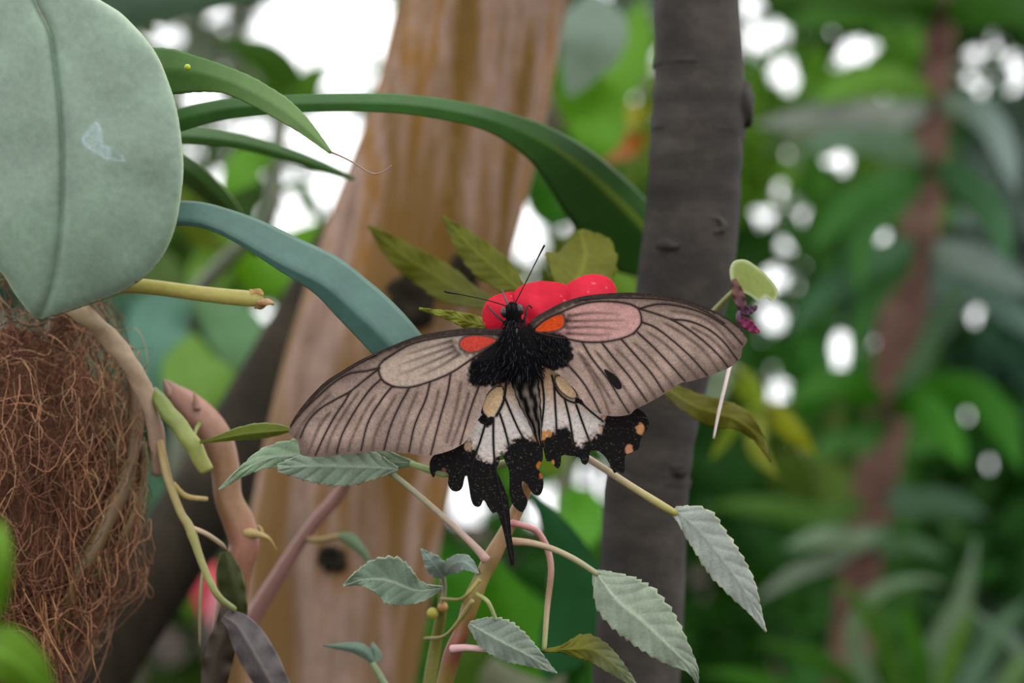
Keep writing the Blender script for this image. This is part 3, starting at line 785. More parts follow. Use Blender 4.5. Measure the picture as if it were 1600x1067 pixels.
# leaves behind the flower; olive base colour holds their backlit tint
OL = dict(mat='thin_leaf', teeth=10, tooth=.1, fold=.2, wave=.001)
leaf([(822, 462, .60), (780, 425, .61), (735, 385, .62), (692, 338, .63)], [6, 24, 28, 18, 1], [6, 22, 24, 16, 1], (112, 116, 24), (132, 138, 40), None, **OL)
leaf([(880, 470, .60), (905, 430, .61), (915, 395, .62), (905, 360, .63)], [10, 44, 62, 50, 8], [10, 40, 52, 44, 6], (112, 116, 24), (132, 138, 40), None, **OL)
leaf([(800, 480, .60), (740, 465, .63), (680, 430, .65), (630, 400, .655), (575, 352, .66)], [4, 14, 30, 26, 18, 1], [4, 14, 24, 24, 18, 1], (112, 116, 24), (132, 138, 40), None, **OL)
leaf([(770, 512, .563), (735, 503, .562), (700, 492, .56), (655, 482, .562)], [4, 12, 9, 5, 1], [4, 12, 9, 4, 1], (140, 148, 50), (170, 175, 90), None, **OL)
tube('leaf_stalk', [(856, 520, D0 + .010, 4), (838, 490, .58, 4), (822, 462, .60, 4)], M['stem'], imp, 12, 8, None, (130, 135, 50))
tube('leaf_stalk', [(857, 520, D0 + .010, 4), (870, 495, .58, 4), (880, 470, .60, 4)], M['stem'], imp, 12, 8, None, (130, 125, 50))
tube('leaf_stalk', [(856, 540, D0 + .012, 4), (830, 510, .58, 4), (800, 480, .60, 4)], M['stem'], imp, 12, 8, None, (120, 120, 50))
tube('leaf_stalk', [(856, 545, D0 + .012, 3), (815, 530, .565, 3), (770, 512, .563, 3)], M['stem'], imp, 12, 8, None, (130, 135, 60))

# the red flower
ZP = D0 + 0.0072
flower = lump('flower', 855, 500, ZP + .002, 9, 12, 12, M['stem'], imp, 2, .1)
flower.data.color_attributes.new('Col', 'FLOAT_COLOR', 'POINT').data.foreach_set('color', np.tile([*lin((190, 170, 90)), 1], len(flower.data.vertices)).astype(np.float32))
flower['label'] = 'red flower of broad overlapping petals'
def petal(outline, zoff, bend, seed, col=(228, 30, 58)):
    pl = closed(outline, 160)
    cx, cy = 855, 505
    def dep(x, y):
        d = np.hypot(x - cx, y - cy)
        ang = np.arctan2(y - cy, x - cx)
        return ZP + zoff + bend * (d / 80) ** 2 + 0.0009 * np.sin(ang * 5 + seed) * (d / 80) + 0.0006 * (vnoise(x, y, 24, seed) - .5)
    def colr(x, y):
        n = vnoise(x, y, 18, seed) * .5 + vnoise(x, y, 5, seed + 2) * .5
        c = lin(col)[None, :] * (0.88 + 0.25 * n)[:, None]
        sp = (vnoise(x, y, 6, seed + 5) > .93)
        return mixc(c, lin((255, 150, 150))[None, :] + 0 * c, sp * 0.6)
    sheet('petal', pl, dep, colr, M['petal'], flower, 2.2, 0.0005)
petal([(858, 520), (815, 538), (778, 526), (757, 508), (754, 488), (762, 469), (782, 459), (808, 456), (835, 470)], .0010, -.0008, 1)
petal([(852, 515), (822, 492), (803, 466), (812, 448), (840, 440), (866, 441), (885, 447), (890, 470), (875, 500)], .0, .002, 4, (232, 32, 62))
petal([(856, 515), (862, 480), (880, 450), (900, 436), (922, 429), (945, 432), (959, 443), (962, 460), (945, 490), (900, 515)], .0016, .0015, 7, (234, 34, 66))
petal([(858, 500), (895, 500), (922, 520), (920, 548), (890, 560), (862, 545)], .0026, .001, 9)
petal([(850, 502), (862, 530), (850, 560), (815, 566), (795, 545), (815, 518)], .0034, .001, 12)
tube('spur', [(856, 505, ZP + .004, 4), (858, 530, ZP + .010, 2.5), (850, 570, ZP + .012, 1.5)], M['stem'], flower, 16, 8, None, (214, 120, 120))

# ------------------------------------------------------------------ withered sprig by the dark trunk
sp = thing('withered_sprig', 'small sprig with a fading pale green bloom leaning from the dark trunk', 'plant sprig', P(1085, 560, .615))
YW = .580
tube('stem', [(1060, 590, .622, 6), (1080, 540, .612, 6), (1105, 500, .60, 5.5), (1128, 474, .59, 5), (1150, 452, YW, 4.5)], M['stem'], sp, 24, 10, None, (150, 156, 96))
pg = closed([(1142, 436), (1141, 420), (1148, 408), (1164, 406), (1182, 416), (1200, 432), (1212, 447), (1215, 462), (1206, 471), (1196, 464), (1184, 470), (1172, 462), (1158, 455), (1148, 450)], 120)
sheet('petal', pg, lambda x, y: YW + .002 * np.sin((x - 1140) / 9.0) * .3 + .00004 * (x - 1175) + .00003 * (y - 440),
      lambda x, y: mixc(lin((182, 196, 120))[None, :] * np.ones((len(x), 1)), lin((222, 230, 190))[None, :] * np.ones((len(x), 1)), 1 - sstep(nearest(np.stack([x, y], 1), pg, True)[0], 1, 7)), M['thin_leaf'], sp, 2.0, .0004)
ribbon('withered_petal', [(1146, 436, YW - .003), (1153, 462, YW - .004), (1160, 482, YW - .004), (1170, 494, YW - .003)], [3, 9, 10, 8, 4], [2, 7, 8, 6, 3], M['thin_leaf'], sp, (132, 96, 84), tip=(110, 70, 96), nu=24, nv=4, wave=.001)
ribbon('withered_petal', [(1158, 488, YW - .003), (1170, 486, YW - .004), (1184, 480, YW - .003)], [4, 7, 5, 2], [4, 6, 5, 1], M['thin_leaf'], sp, (112, 78, 104), nu=20, nv=4, wave=.001)
ribbon('withered_petal', [(1156, 498, YW - .003), (1166, 506, YW - .004), (1178, 514, YW - .003), (1187, 518, YW - .002)], [4, 8, 9, 6, 2], [4, 7, 8, 6, 2], M['thin_leaf'], sp, (150, 62, 104), tip=(176, 70, 120), nu=20, nv=4, wave=.001)
tube('withered_stalk', [(1158, 484, YW - .003, 4), (1154, 496, YW - .003, 4.5), (1158, 510, YW - .003, 2.5), (1156, 520, YW - .002, 1.5)], M['stem'], sp, 14, 8, None, (96, 62, 84))
tube('spur', [(1105, 500, .60, 2), (1140, 530, .585, 2.4), (1142, 560, .578, 3), (1136, 590, .575, 2.8), (1124, 640, .573, 2.6), (1115, 685, .572, 1.6)], M['stem'], sp, 30, 8, None, (226, 206, 200))
ribbon('leaf', [(1020, 585, .622), (1050, 612, .61), (1085, 634, .60), (1120, 645, .595), (1155, 658, .595), (1185, 685, .598), (1204, 722, .60)], [3, 14, 20, 22, 20, 9, .5], [3, 12, 17, 24, 14, 7, .5], M['thin_leaf'], sp, (118, 116, 34),
       (150, 150, 60), None, nu=50, nv=6, fold=.35, wave=.001, teeth=10, tooth=.12, veins=7, bump=.0004)
tube('leaf_stalk', [(1075, 560, .62, 4), (1040, 570, .624, 3.5), (1018, 584, .622, 3)], M['stem'], sp, 12, 8, None, (130, 124, 60))

# ------------------------------------------------------------------ the orchid with its fibre root ball
orc = thing('orchid_plant', 'orchid with broad grey-green leaf and shaggy brown fibre root ball', 'plant', P(30, 1070, .62))
BLf = [(122, -22), (150, 0), (185, 22), (208, 44), (230, 69), (247, 97), (260, 130), (270, 160), (277, 195), (282, 240), (283, 268), (280, 302), (273, 345), (262, 378), (246, 406), (224, 430), (190, 452), (150, 468), (110, 482), (78, 492), (62, 497), (46, 483), (25, 455), (5, 424),
       (-40, 380), (-90, 300), (-120, 180), (-125, 60), (-100, -70), (-50, -190), (20, -220), (75, -110)]
crease = catmull(np.array([(0, -220), (30, -80), (55, 0), (78, 50), (86, 100), (92, 150), (97, 220), (97, 300), (92, 380), (80, 450), (62, 497)], float), 60)
bl_out = closed(BLf, 300)
def bl_side(x, y):
    d, q, s = nearest(np.stack([x, y], 1), crease)
    return d * np.sign(x - q[:, 0] + 1e-6)
def bl_depth(x, y):
    sd = bl_side(x, y)
    do = nearest(np.stack([x, y], 1), bl_out, True)[0]
    groove = 0.0022 * np.exp(-(sd / 9) ** 2)
    return .532 + 0.012 * np.clip((y - 150) / 350, 0, 1) ** 3 + groove + np.where(sd < 0, 0.14, 0.05) * np.abs(sd) * K * .5 + 0.0035 * (np.clip(sd, 0, 190) / 190) ** 2 + 0.0016 * np.exp(-do / 7.) + 0.0008 * (vnoise(x, y, 60, 2) - .5)
def bl_color(x, y):
    n1, n2, n3 = vnoise(x, y, 50, 1), vnoise(x, y, 9, 2), vnoise(x, y, 3, 3)
    c = lin((124, 146, 126))[None, :] * (0.78 + .34 * n1 + .14 * n2 + .1 * n3)[:, None]
    do = nearest(np.stack([x, y], 1), bl_out, True)[0]
    c = mixc(c, lin((176, 196, 158))[None, :] + 0 * c, np.exp(-(do / 3.0) ** 2) * .8)
    sd = bl_side(x, y)
    c = mixc(c, lin((196, 178, 156))[None, :] + 0 * c, np.exp(-(sd / 2.5) ** 2) * .75 * (1 - sstep(y, 40, 62)))
    # pale scuff
    pt = closed([(150, 193), (136, 208), (130, 221), (142, 233), (160, 244), (169, 249), (171, 232), (160, 226), (158, 205)], 40)
    p = np.stack([x, y], 1); i = inside(p, pt); d = nearest(p, pt, True)[0]
    c = mixc(c, lin((176, 198, 206))[None, :] + 0 * c, np.where(i, .30 + .5 * np.exp(-d / 2.), np.exp(-(d / 2.) ** 2) * .5) * (0.6 + .6 * n3))
    pt2 = np.array([(172, 248), (185, 250), (194, 251), (190, 243)], float); d = nearest(p, pt2)[0]
    c = mixc(c, lin((170, 192, 198))[None, :] + 0 * c, np.exp(-(d / 2.) ** 2) * .5)
    return c
big = sheet('broad_leaf', bl_out, bl_depth, bl_color, M['thick_leaf'], orc, 3.2, .0016)
big['label'] = 'broad thick grey-green leaf with a pale scuff'

# strap leaf
def strap(name, mid, wl, wr, base, parent, rib=None, edge=None, mat='strap_leaf', nu=70, nv=7, fold=.3, tilt=0, thick=.0010, midw=.12, **kw):
    return ribbon(name, mid, wl, wr, M[mat], parent, base, rib, edge, nu=nu, nv=nv, fold=fold, tilt=tilt, thick=thick, midw=midw, **kw)
st = strap('strap_leaf', [(150, 400, .565), (215, 358, .56), (275, 345, .557), (340, 357, .556), (440, 412, .555), (502, 443, .555), (540, 474, .556), (590, 520, .557), (650, 585, .56), (700, 650, .568)],
           [20, 26, 30, 33, 43, 47, 48, 50, 48, 40, 20], [10, 8, 7, 6, 7, 12, 20, 26, 28, 24, 12], (76, 114, 103), orc, None, (100, 130, 112), fold=.5)
st['label'] = 'blue-green folded strap leaf running behind the wing'
# root ball
cx, cy, cY = 20, 760, .605
def ballpt(th, ph, s):
    d = np.stack([np.sin(th) * np.cos(ph), -np.sin(th) * np.sin(ph), np.cos(th)], -1)
    r = 1 + .10 * (vnoise(th * 3 + 5, ph * 3 + 5, 1, 4) - .5) * 2
    w = d * np.array([205 * K * cY, 170 * K * cY, 325 * K * cY]) * r[..., None] * np.asarray(s)[..., None]
    w[..., 0] -= w[..., 2] * -0.16 * 0 
    return w + P(cx, cy, cY)
T, Q = np.meshgrid(np.linspace(0, np.pi, 40), np.linspace(0, 2 * np.pi, 64, endpoint=False), indexing='ij')
v = ballpt(T, Q, np.full(T.shape, .72)).reshape(-1, 3)
i = np.arange(39)[:, None] * 64; j = np.arange(64)[None, :]; j2 = (j + 1) % 64
f = np.stack([i + j, i + j2, i + 64 + j2, i + 64 + j], -1).reshape(-1, 4)
rb = mesh('root_ball', v, f, M['fibre'], orc, org(orc), np.tile(lin((118, 78, 56)), (len(v), 1)))
rb['label'] = 'matted core of the root ball'
fv, fq, fcol = [], [], []
nf0 = 0
for k in range(4000):
    th0 = math.acos(random.uniform(-.97, .93)); ph0 = random.uniform(-.25, math.pi + .25)
    n = 12
    ln = random.uniform(.25, 1.0) * random.choice([1, 1, .6])
    ang = random.gauss(math.pi / 2 * .0, 1.0) + (0 if random.random() < .65 else random.uniform(0, 6.28))
    cur = random.gauss(0, 1.6); cur2 = random.gauss(0, 5)
    th, ph = [], []
    a = ang; tt_, pp_ = th0, ph0
    for q in range(n):
        th.append(tt_); ph.append(pp_)
        tt_ += math.cos(a) * ln / n; pp_ += math.sin(a) * ln / n / max(.35, math.sin(min(max(tt_, .2), 2.9)))
        a += cur / n + cur2 / n * math.sin(q * .9 + k)
    s0 = random.uniform(.76, 1.03); amp = random.choice([.02, .03, .05, .10])
    s = s0 + amp * np.sin(np.linspace(0, math.pi * random.uniform(.8, 1.6), n))
    if random.random() < .06:
        s = s + np.linspace(0, random.uniform(.05, .22), n)
    th = np.clip(np.array(th), .05, 3.1)
    w = ballpt(th, np.array(ph), s)
    r = random.choice([.5, .6, .7, .8, 1.1]) * K * cY * random.uniform(.8, 1.3)
    vv, f4 = tube_geo(w, np.linspace(r, r * .5, n), 3, caps=False)
    fv.append(vv); fq.append(f4 + nf0); nf0 += len(vv)
    c = lin(random.choice([(166, 118, 88), (140, 96, 70), (118, 78, 56), (98, 62, 46), (192, 148, 112), (80, 50, 38)])) * random.uniform(.7, 1.45)
    fcol.append(np.tile(c, (len(vv), 1)))
fib = mesh('root_fibres', np.vstack(fv), np.vstack(fq), M['fibre'], orc, org(orc), np.vstack(fcol), kind='stuff')
fib['label'] = 'tangle of fine reddish-brown fibres'
for k in range(60):
    x0, y0 = random.uniform(110, 236), random.uniform(540, 840); Yq = .572 + .00012 * max(0, x0 - 110)
    pts = [(x0, y0, Yq, .8)]
    for q in range(3):
        x0 += random.uniform(-26, 16); y0 += random.uniform(10, 40); pts.append((x0, y0, Yq + random.uniform(-.004, .006), .7 - .1 * q))
    tube('root_fibre', pts, M['fibre'], orc, 12, 4, None, random.choice([(156, 104, 74), (132, 84, 58), (178, 132, 96), (150, 124, 92)]))
# hanging wisps at the foot of the ball
for k in range(34):
    x0 = random.uniform(10, 130); y0 = random.uniform(880, 1010)
    pts = [(x0, y0, .575, 1.0)]
    for q in range(4):
        x0 += random.uniform(-6, 26); y0 += random.uniform(14, 46)
        pts.append((x0, y0, .575 + random.uniform(-.006, .01), .9 - .15 * q))
    tube('root_fibre', pts, M['fibre'], orc, 16, 4, None, random.choice([(146, 98, 66), (120, 76, 50), (168, 122, 84)]))
def oroot(name, pts, c0, c1=None, n=34, seg=12, rfn=None, kind='stem'):
    a = lin(c0); b = lin(c1 or c0)
    return tube(name, pts, M[kind], orc, n, seg, rfn, lambda t: a[None] * (1 - t[:, None]) + b[None] * t[:, None])
knob = lambda t, a: 1 + .10 * np.sin(t * 28 + a * 2) + .06 * np.sin(t * 70 + a * 3)
oroot('rhizome', [(60, 440, .59, 16), (120, 482, .575, 16), (165, 522, .578, 15), (205, 572, .580, 15), (232, 630, .582, 13), (246, 690, .585, 12), (244, 740, .59, 8)], (166, 146, 108), (170, 140, 122), 44, 14, knob)
oroot('rhizome', [(205, 560, .60, 10), (212, 660, .596, 12), (198, 740, .592, 13), (165, 820, .586, 14), (124, 900, .583, 13), (90, 985, .586, 11), (70, 1050, .59, 8)], (112, 86, 58), (98, 80, 42), 44, 14, knob)
oroot('rhizome', [(222, 690, .60, 8), (222, 750, .60, 9), (205, 810, .597, 9), (180, 860, .593, 7)], (106, 86, 52), (100, 86, 44), 30, 12, knob)
oroot('anchor_root', [(40, 985, .60, 9), (66, 1030, .66, 9), (96, 1062, .74, 9), (118, 1082, .836, 9)], (100, 76, 50), (86, 66, 44), 24, 10, knob)
oroot('green_root', [(240, 612, .585, 9), (255, 634, .58, 13), (282, 668, .578, 14), (304, 700, .578, 14), (322, 735, .58, 12)], (98, 118, 46), (166, 172, 94), 30, 14, lambda t, a: 1 + .06 * np.sin(t * 22 + a) + .05 * np.sin(a * 4))
oroot('flower_stalk', [(248, 680, .585, 6), (256, 720, .58, 7), (264, 752, .578, 7), (282, 800, .577, 6.5), (297, 826, .577, 7.5), (318, 886, .577, 6), (340, 930, .578, 5.5), (366, 952, .585, 5)], (160, 130, 82), (150, 160, 96), 50, 10, lambda t, a: 1 + .12 * np.exp(-((t - .55) / .03) ** 2))
oroot('flower_stalk', [(299, 824, .577, 4), (322, 834, .578, 4), (345, 850, .582, 4), (352, 858, .586, 3)], (196, 168, 140), (160, 140, 110), 16, 8)
oroot('flower_stalk', [(318, 886, .577, 3), (314, 920, .577, 3), (312, 970, .578, 2.5), (312, 1010, .58, 2)], (150, 140, 100), (130, 120, 90), 16, 8)
oroot('flower_stalk', [(270, 756, .578, 5), (290, 775, .58, 5), (324, 780, .583, 4)], (170, 150, 80), (176, 150, 96), 16, 8)
cs = oroot('cut_stem', [(120, 470, .585, 12), (180, 450, .57, 12), (196, 446, .567, 12.5), (240, 449, .565, 12), (300, 457, .564, 12), (350, 463, .564, 12.5), (395, 467, .564, 12.5), (410, 468, .564, 9)], (178, 166, 82), (184, 174, 92), 40, 16)
cs['label'] = 'yellow-green broken-off flower stem'
for k, (pts, c) in enumerate([([(394, 460, .5635, 8), (402, 456, .5632, 6), (410, 462, .5635, 4)], (196, 156, 90)), ([(402, 470, .5635, 8), (415, 472, .5635, 6), (428, 474, .564, 3)], (206, 164, 118)), ([(398, 478, .5645, 6), (412, 476, .5645, 5), (424, 470, .565, 2)], (176, 136, 80))]):
    tube('torn_end', pts, M['stem'], cs, 10, 8, lambda t, a: 1 + .25 * np.sin(a * 3 + t * 9), c)

# ------------------------------------------------------------------ pink-brown cane with dry sheath
cane = thing('bare_cane', 'thick pinkish-brown cane with a dry grey sheath beside the root ball', 'plant stem', P(330, gpy(.62), .62))
def canecol(y):
    ks = np.array([590, 640, 720, 800, 840, 900, 1000, 1200]); cs_ = np.array([lin(c) for c in [(140, 104, 86), (170, 124, 108), (156, 118, 86), (150, 112, 78), (168, 114, 94), (150, 104, 78), (140, 104, 62), (110, 88, 50)]])
    return np.stack([np.interp(y, ks, cs_[:, q]) for q in range(3)], 1)
tube('cane', [(258, 596, .605, 5), (272, 614, .605, 16), (300, 640, .605, 25), (335, 682, .605, 27), (352, 730, .605, 23), (358, 780, .605, 22), (376, 822, .605, 25), (382, 846, .605, 24), (372, 890, .605, 22), (362, 950, .606, 24), (352, 1067, .608, 28), (340, 1300, .61, 30), (330, 2400, .615, 32), (330, gpy(.62) + 40, .62, 36)], M['stem'], cane, 200, 22,
     lambda t, a: 1 + .03 * np.sin(a * 5), canecol, bypy=True)
ribbon('leaf', [(300, 690, .585), (318, 690, .575), (345, 685, .568), (380, 678, .566), (420, 674, .566), (462, 671, .567)], [2, 3, 8, 12, 14, 10, .5], [2, 3, 6, 9, 10, 7, .5], M['thin_leaf'], cane, (112, 126, 42), (150, 160, 70), (176, 186, 130), nu=50, nv=6, fold=.6, teeth=8, tooth=.1)
tube('leaf_stalk', [(302, 690, .584, 2.5), (306, 672, .590, 3), (312, 662, .600, 4)], M['stem'], cane, 12, 8, None, (130, 140, 66))
tube('bud_tip', [(268, 620, .603, 7), (261, 606, .603, 5), (256, 592, .603, 1)], M['stem'], cane, 10, 8, None, (150, 116, 96))
tube('bud_tip', [(308, 640, .600, 6), (306, 624, .600, 4), (303, 612, .600, 1)], M['stem'], cane, 10, 8, None, (160, 120, 96))
tube('tendril', [(382, 832, .602, 10), (398, 834, .601, 7), (414, 838, .601, 4), (424, 846, .602, 2), (432, 860, .603, 1)], M['stem'], cane, 16, 8, None, (180, 156, 96))
tube('tendril', [(410, 836, .601, 3), (408, 826, .601, 2), (402, 820, .601, 1)], M['stem'], cane, 10, 8, None, (180, 156, 96))
ribbon('sheath', [(352, 862, .592), (362, 900, .588), (372, 940, .588), (376, 970, .59)], [6, 16, 17, 14, 10], [8, 22, 26, 22, 14], M['thin_leaf'], cane, (78, 84, 44), None, (150, 140, 96), nu=30, nv=6, fold=.8, wave=.001)
ribbon('sheath', [(352, 948, .588), (352, 985, .585), (340, 1020, .586), (330, 1085, .59)], [8, 22, 26, 24, 18], [8, 18, 20, 20, 18], M['thin_leaf'], cane, (98, 86, 74), None, None, nu=30, nv=6, fold=.8, wave=.002)
ribbon('dry_leaf', [(350, 962, .584), (372, 978, .580), (392, 1010, .578), (412, 1045, .578), (440, 1095, .58)], [10, 26, 30, 28, 22], [8, 22, 26, 24, 18], M['thin_leaf'], cane, (122, 114, 116), (156, 146, 142), (160, 148, 140), nu=40, nv=8, fold=.9, wave=.0015, spread=.35)

# ------------------------------------------------------------------ arching strap-leaved plant behind the orchid
ap = thing('strap_leaved_plant', 'plant with long arching green blades crossing the tan trunk', 'plant', P(160, 330, .60))
tube('stem', [(150, 400, .60, 26), (130, 330, .60, 30), (140, 250, .60, 30), (170, 180, .595, 24), (190, 130, .59, 10)], M['stem'], ap, 24, 16, None, (70, 96, 44))
tube('stem', [(150, 390, .60, 24), (110, 480, .65, 24), (0, 900, .685, 26), (-60, 1500, .70, 28), (-80, gpy(.71) + 30, .71, 32)], M['stem'], ap, 40, 14, None, (84, 84, 46))
b1 = strap('blade', [(165, 150, .59), (200, 120, .575), (240, 108, .565), (300, 113, .56), (365, 130, .556), (428, 163, .554), (468, 192, .553), (498, 220, .553), (517, 239, .553)], [12, 26, 33, 26, 21, 20, 18, 11, 2], [12, 30, 42, 32, 21, 19, 17, 10, 2], (70, 114, 38), ap, None, None, fold=.25, teeth=26, tooth=.06, tip=(112, 146, 78))
b1['label'] = 'green tapering blade ending in a dry thread'
tube('dry_tip', [(515, 237, .553, 2.2), (530, 243, .553, 1.6), (552, 254, .552, 1.4), (578, 270, .551, 1.5), (592, 271, .551, 1.2), (602, 266, .551, .9), (612, 258, .551, .5)], M['stem'], b1, 30, 6, None, (150, 122, 104))
ball('pale_spot', 293, 105, .5535, 5, M['stem'], b1, (176, 190, 40))
b2 = strap('blade', [(150, 260, .60), (210, 215, .59), (275, 190, .585), (350, 171, .585), (450, 163, .585), (560, 161, .588), (650, 165, .595), (740, 181, .61), (830, 212, .64), (900, 253, .67), (960, 305, .70), (1010, 357, .715), (1070, 440, .73)],
      [10, 16, 17, 14, 14, 14, 15, 16, 19, 24, 28, 30, 26, 4], [10, 16, 17, 16, 14, 13, 14, 16, 18, 36, 66, 84, 80, 10], (54, 104, 34), ap, (140, 170, 60), None, fold=.3, midw=.06, nu=90, ribstart=.72)
b2['label'] = 'long dark green blade arching across to the dark trunk'
b3 = strap('blade', [(160, 230, .61), (220, 215, .62), (290, 213, .63), (370, 222, .64), (440, 240, .65), (500, 260, .66), (552, 280, .67)], [8, 14, 15, 14, 13, 11, 8, 3], [8, 12, 13, 12, 10, 9, 7, 2], (62, 104, 38), ap, None, None, fold=.4)
b4 = strap('blade', [(160, 250, .62), (230, 240, .64), (285, 262, .66), (330, 298, .68), (372, 345, .70), (400, 400, .72)], [8, 18, 20, 18, 12, 2], [8, 18, 20, 18, 12, 2], (64, 104, 38), ap, None, (130, 150, 90), fold=.4)

# ------------------------------------------------------------------ blurred stem and sprig low on the left
s2 = thing('young_plant', 'pinkish soft-stemmed young plant with small side leaf before the tan trunk', 'plant', P(300, gpy(.68), .68))
tube('stem', [(560, 720, .67, 5), (530, 772, .675, 10), (500, 806, .675, 10), (470, 845, .675, 10), (435, 900, .675, 12), (398, 960, .675, 13), (350, 1080, .675, 14), (290, 1400, .675, 16), (300, gpy(.68) + 30, .68, 20)], M['stem'], s2, 60, 12, None,
     lambda t: mixc(lin((120, 142, 84))[None] + 0 * t[:, None], lin((140, 100, 92))[None] + 0 * t[:, None], sstep(t, .01, .05)))
tube('leaf_stalk', [(478, 842, .674, 5), (500, 844, .672, 5), (530, 838, .67, 5)], M['stem'], s2, 14, 8, None, (150, 130, 84))
ribbon('leaf', [(526, 836, .67), (548, 846, .668), (568, 864, .667), (582, 888, .667)], [4, 12, 9, 5, .5], [3, 8, 7, 5, .5], M['velvet_leaf'], s2, (112, 136, 104), None, None, nu=20, nv=4, fold=.4)
s3 = thing('sprout', 'thin green sprout with one narrow folded leaf low before the tan trunk', 'plant sprig', P(700, gpy(.63), .63))
tube('stem', [(566, 1012, .60, 3), (584, 1040, .60, 5), (604, 1075, .60, 6), (630, 1300, .61, 8), (700, gpy(.63) + 20, .63, 10)], M['stem'], s3, 40, 10, None, (132, 150, 110))
ribbon('leaf', [(582, 1034, .599), (568, 1018, .598), (545, 1012, .598), (505, 1008, .60)], [3, 9, 6, 4, .5], [3, 10, 9, 4, .5], M['velvet_leaf'], s3, (110, 136, 116), None, None, nu=24, nv=4, fold=.8)
ribbon('leaf', [(584, 1036, .601), (586, 1024, .602), (584, 1012, .603), (582, 1004, .605)], [3, 6, 6, 4, .5], [4, 10, 9, 5, .5], M['velvet_leaf'], s3, (110, 136, 116), None, None, nu=16, nv=4, fold=.8)

# ------------------------------------------------------------------ foreground leaves at the lower left
fg = thing('foreground_plant', 'bright lime-green leaves close to the lens under the root ball', 'plant', P(-150, gpy(.36), .36))
tube('stem', [(-40, 1010, .37, 10), (-60, 1100, .37, 12), (-120, 1500, .365, 16), (-150, gpy(.36) + 40, .36, 22)], M['stem'], fg, 30, 12, None, (110, 150, 50))
FGc = (108, 150, 36)
ribbon('leaf', [(-45, 1010, .37), (0, 1020, .36), (45, 1050, .36), (85, 1100, .365)], [10, 44, 40, 26, 1], [10, 44, 40, 26, 1], M['thin_leaf'], fg, FGc, (140, 196, 70), None, nu=30, nv=6, fold=.3)
ribbon('leaf', [(-50, 1000, .37), (-30, 960, .365), (-8, 900, .36), (2, 850, .36), (0, 810, .365)], [6, 26, 24, 16, 1], [6, 30, 28, 18, 1], M['thin_leaf'], fg, FGc, (140, 196, 70), None, nu=30, nv=6, fold=.3)
# ------------------------------------------------------------------ background
def warm(c):
    """leaf colour: hue as picked, painted sheen and backlight included, brightness kept to that of living leaves (shade is left to the light)"""
    r, g, b = c
    b = b * (.62 if g > b * 1.6 else 1)
    if g >= r * .95:
        k = min(max(g, 92), 140) / g
        r, g, b = r * k, g * k, b * k
    return (r, g, b)

def broad(parent, mid, wl, wr=None, base=(80, 120, 60), name='leaf', mat='far_leaf', fold=.25, nu=16, nv=3, rib=None, **kw):
    return ribbon(name, mid, wl, wr or wl, M[mat], parent, warm(base), rib, None, nu=nu, nv=nv, fold=fold, thick=0, midw=.15, **kw)

# ---- leaves standing between the trunks, left and centre
lp = thing('leafy_shrub', 'blurred shrub with broad blue-green leaves between root ball and tan trunk', 'shrub', P(100, gpy(1.25), 1.25))
tube('stem', [(438, 160, 1.2, 12), (432, 250, 1.2, 13), (418, 345, 1.2, 13), (360, 400, 1.22, 13), (300, 470, 1.25, 14), (285, 680, 1.25, 15), (200, 960, 1.25, 16), (120, 1300, 1.25, 18), (100, gpy(1.25) + 30, 1.25, 20)], M['stem'], lp, 40, 10, None, (104, 110, 88))
for mid, w, c in [
    ([(300, 470, 1.22), (255, 500, 1.2), (250, 560, 1.18), (262, 630, 1.18)], [5, 48, 52, 40, 2], (92, 134, 116)),
    ([(300, 470, 1.22), (345, 495, 1.2), (395, 555, 1.18), (432, 620, 1.18)], [5, 38, 44, 34, 2], (108, 150, 104)),
    ([(300, 520, 1.2), (300, 580, 1.15), (335, 620, 1.12), (372, 668, 1.12)], [5, 44, 50, 38, 2], (122, 170, 100)),
    ([(360, 400, 1.22), (410, 420, 1.25), (455, 395, 1.28), (505, 345, 1.3)], [5, 36, 40, 26, 2], (98, 156, 30)),
    ([(300, 470, 1.24), (330, 420, 1.3), (345, 390, 1.3), (390, 360, 1.3)], [5, 30, 34, 26, 2], (92, 128, 66)),
    ([(432, 260, 1.2), (400, 250, 1.18), (370, 275, 1.16), (345, 310, 1.15)], [4, 22, 30, 18, 1], (88, 140, 54)),
    ([(438, 165, 1.2), (462, 150, 1.2), (490, 122, 1.2), (515, 100, 1.2)], [3, 18, 20, 12, 1], (74, 116, 40)),
    ([(438, 165, 1.2), (450, 130, 1.2), (415, 90, 1.18), (370, 72, 1.16), (330, 64, 1.16)], [4, 24, 24, 12, 1], (58, 92, 50)),
    ([(432, 300, 1.2), (462, 290, 1.2), (480, 310, 1.2), (500, 350, 1.2)], [3, 8, 10, 9, 1], (70, 110, 54)),
    ([(250, 300, 1.1), (290, 330, 1.1), (320, 370, 1.12), (360, 390, 1.15)], [6, 24, 24, 16, 1], (94, 110, 60)),
    ([(300, 470, 1.3), (260, 440, 1.32), (220, 400, 1.35), (190, 350, 1.35)], [4, 30, 34, 24, 2], (60, 84, 46)),
    ([(480, 652, 1.14), (455, 640, 1.14), (432, 640, 1.13), (420, 650, 1.13)], [2, 10, 10, 6, 1], (150, 165, 130)),
    ([(265, 760, 1.3), (255, 740, 1.25), (240, 760, 1.22), (220, 820, 1.2)], [5, 34, 40, 30, 2], (60, 96, 70)),
    ([(245, 820, 1.3), (225, 860, 1.25), (190, 900, 1.2), (150, 960, 1.2)], [5, 34, 40, 30, 2], (66, 110, 40)),
    ([(235, 860, 1.3), (280, 920, 1.28), (296, 950, 1.28), (300, 975, 1.28)], [5, 18, 20, 14, 2], (84, 120, 70)),
]:
    broad(lp, mid, w, base=c)
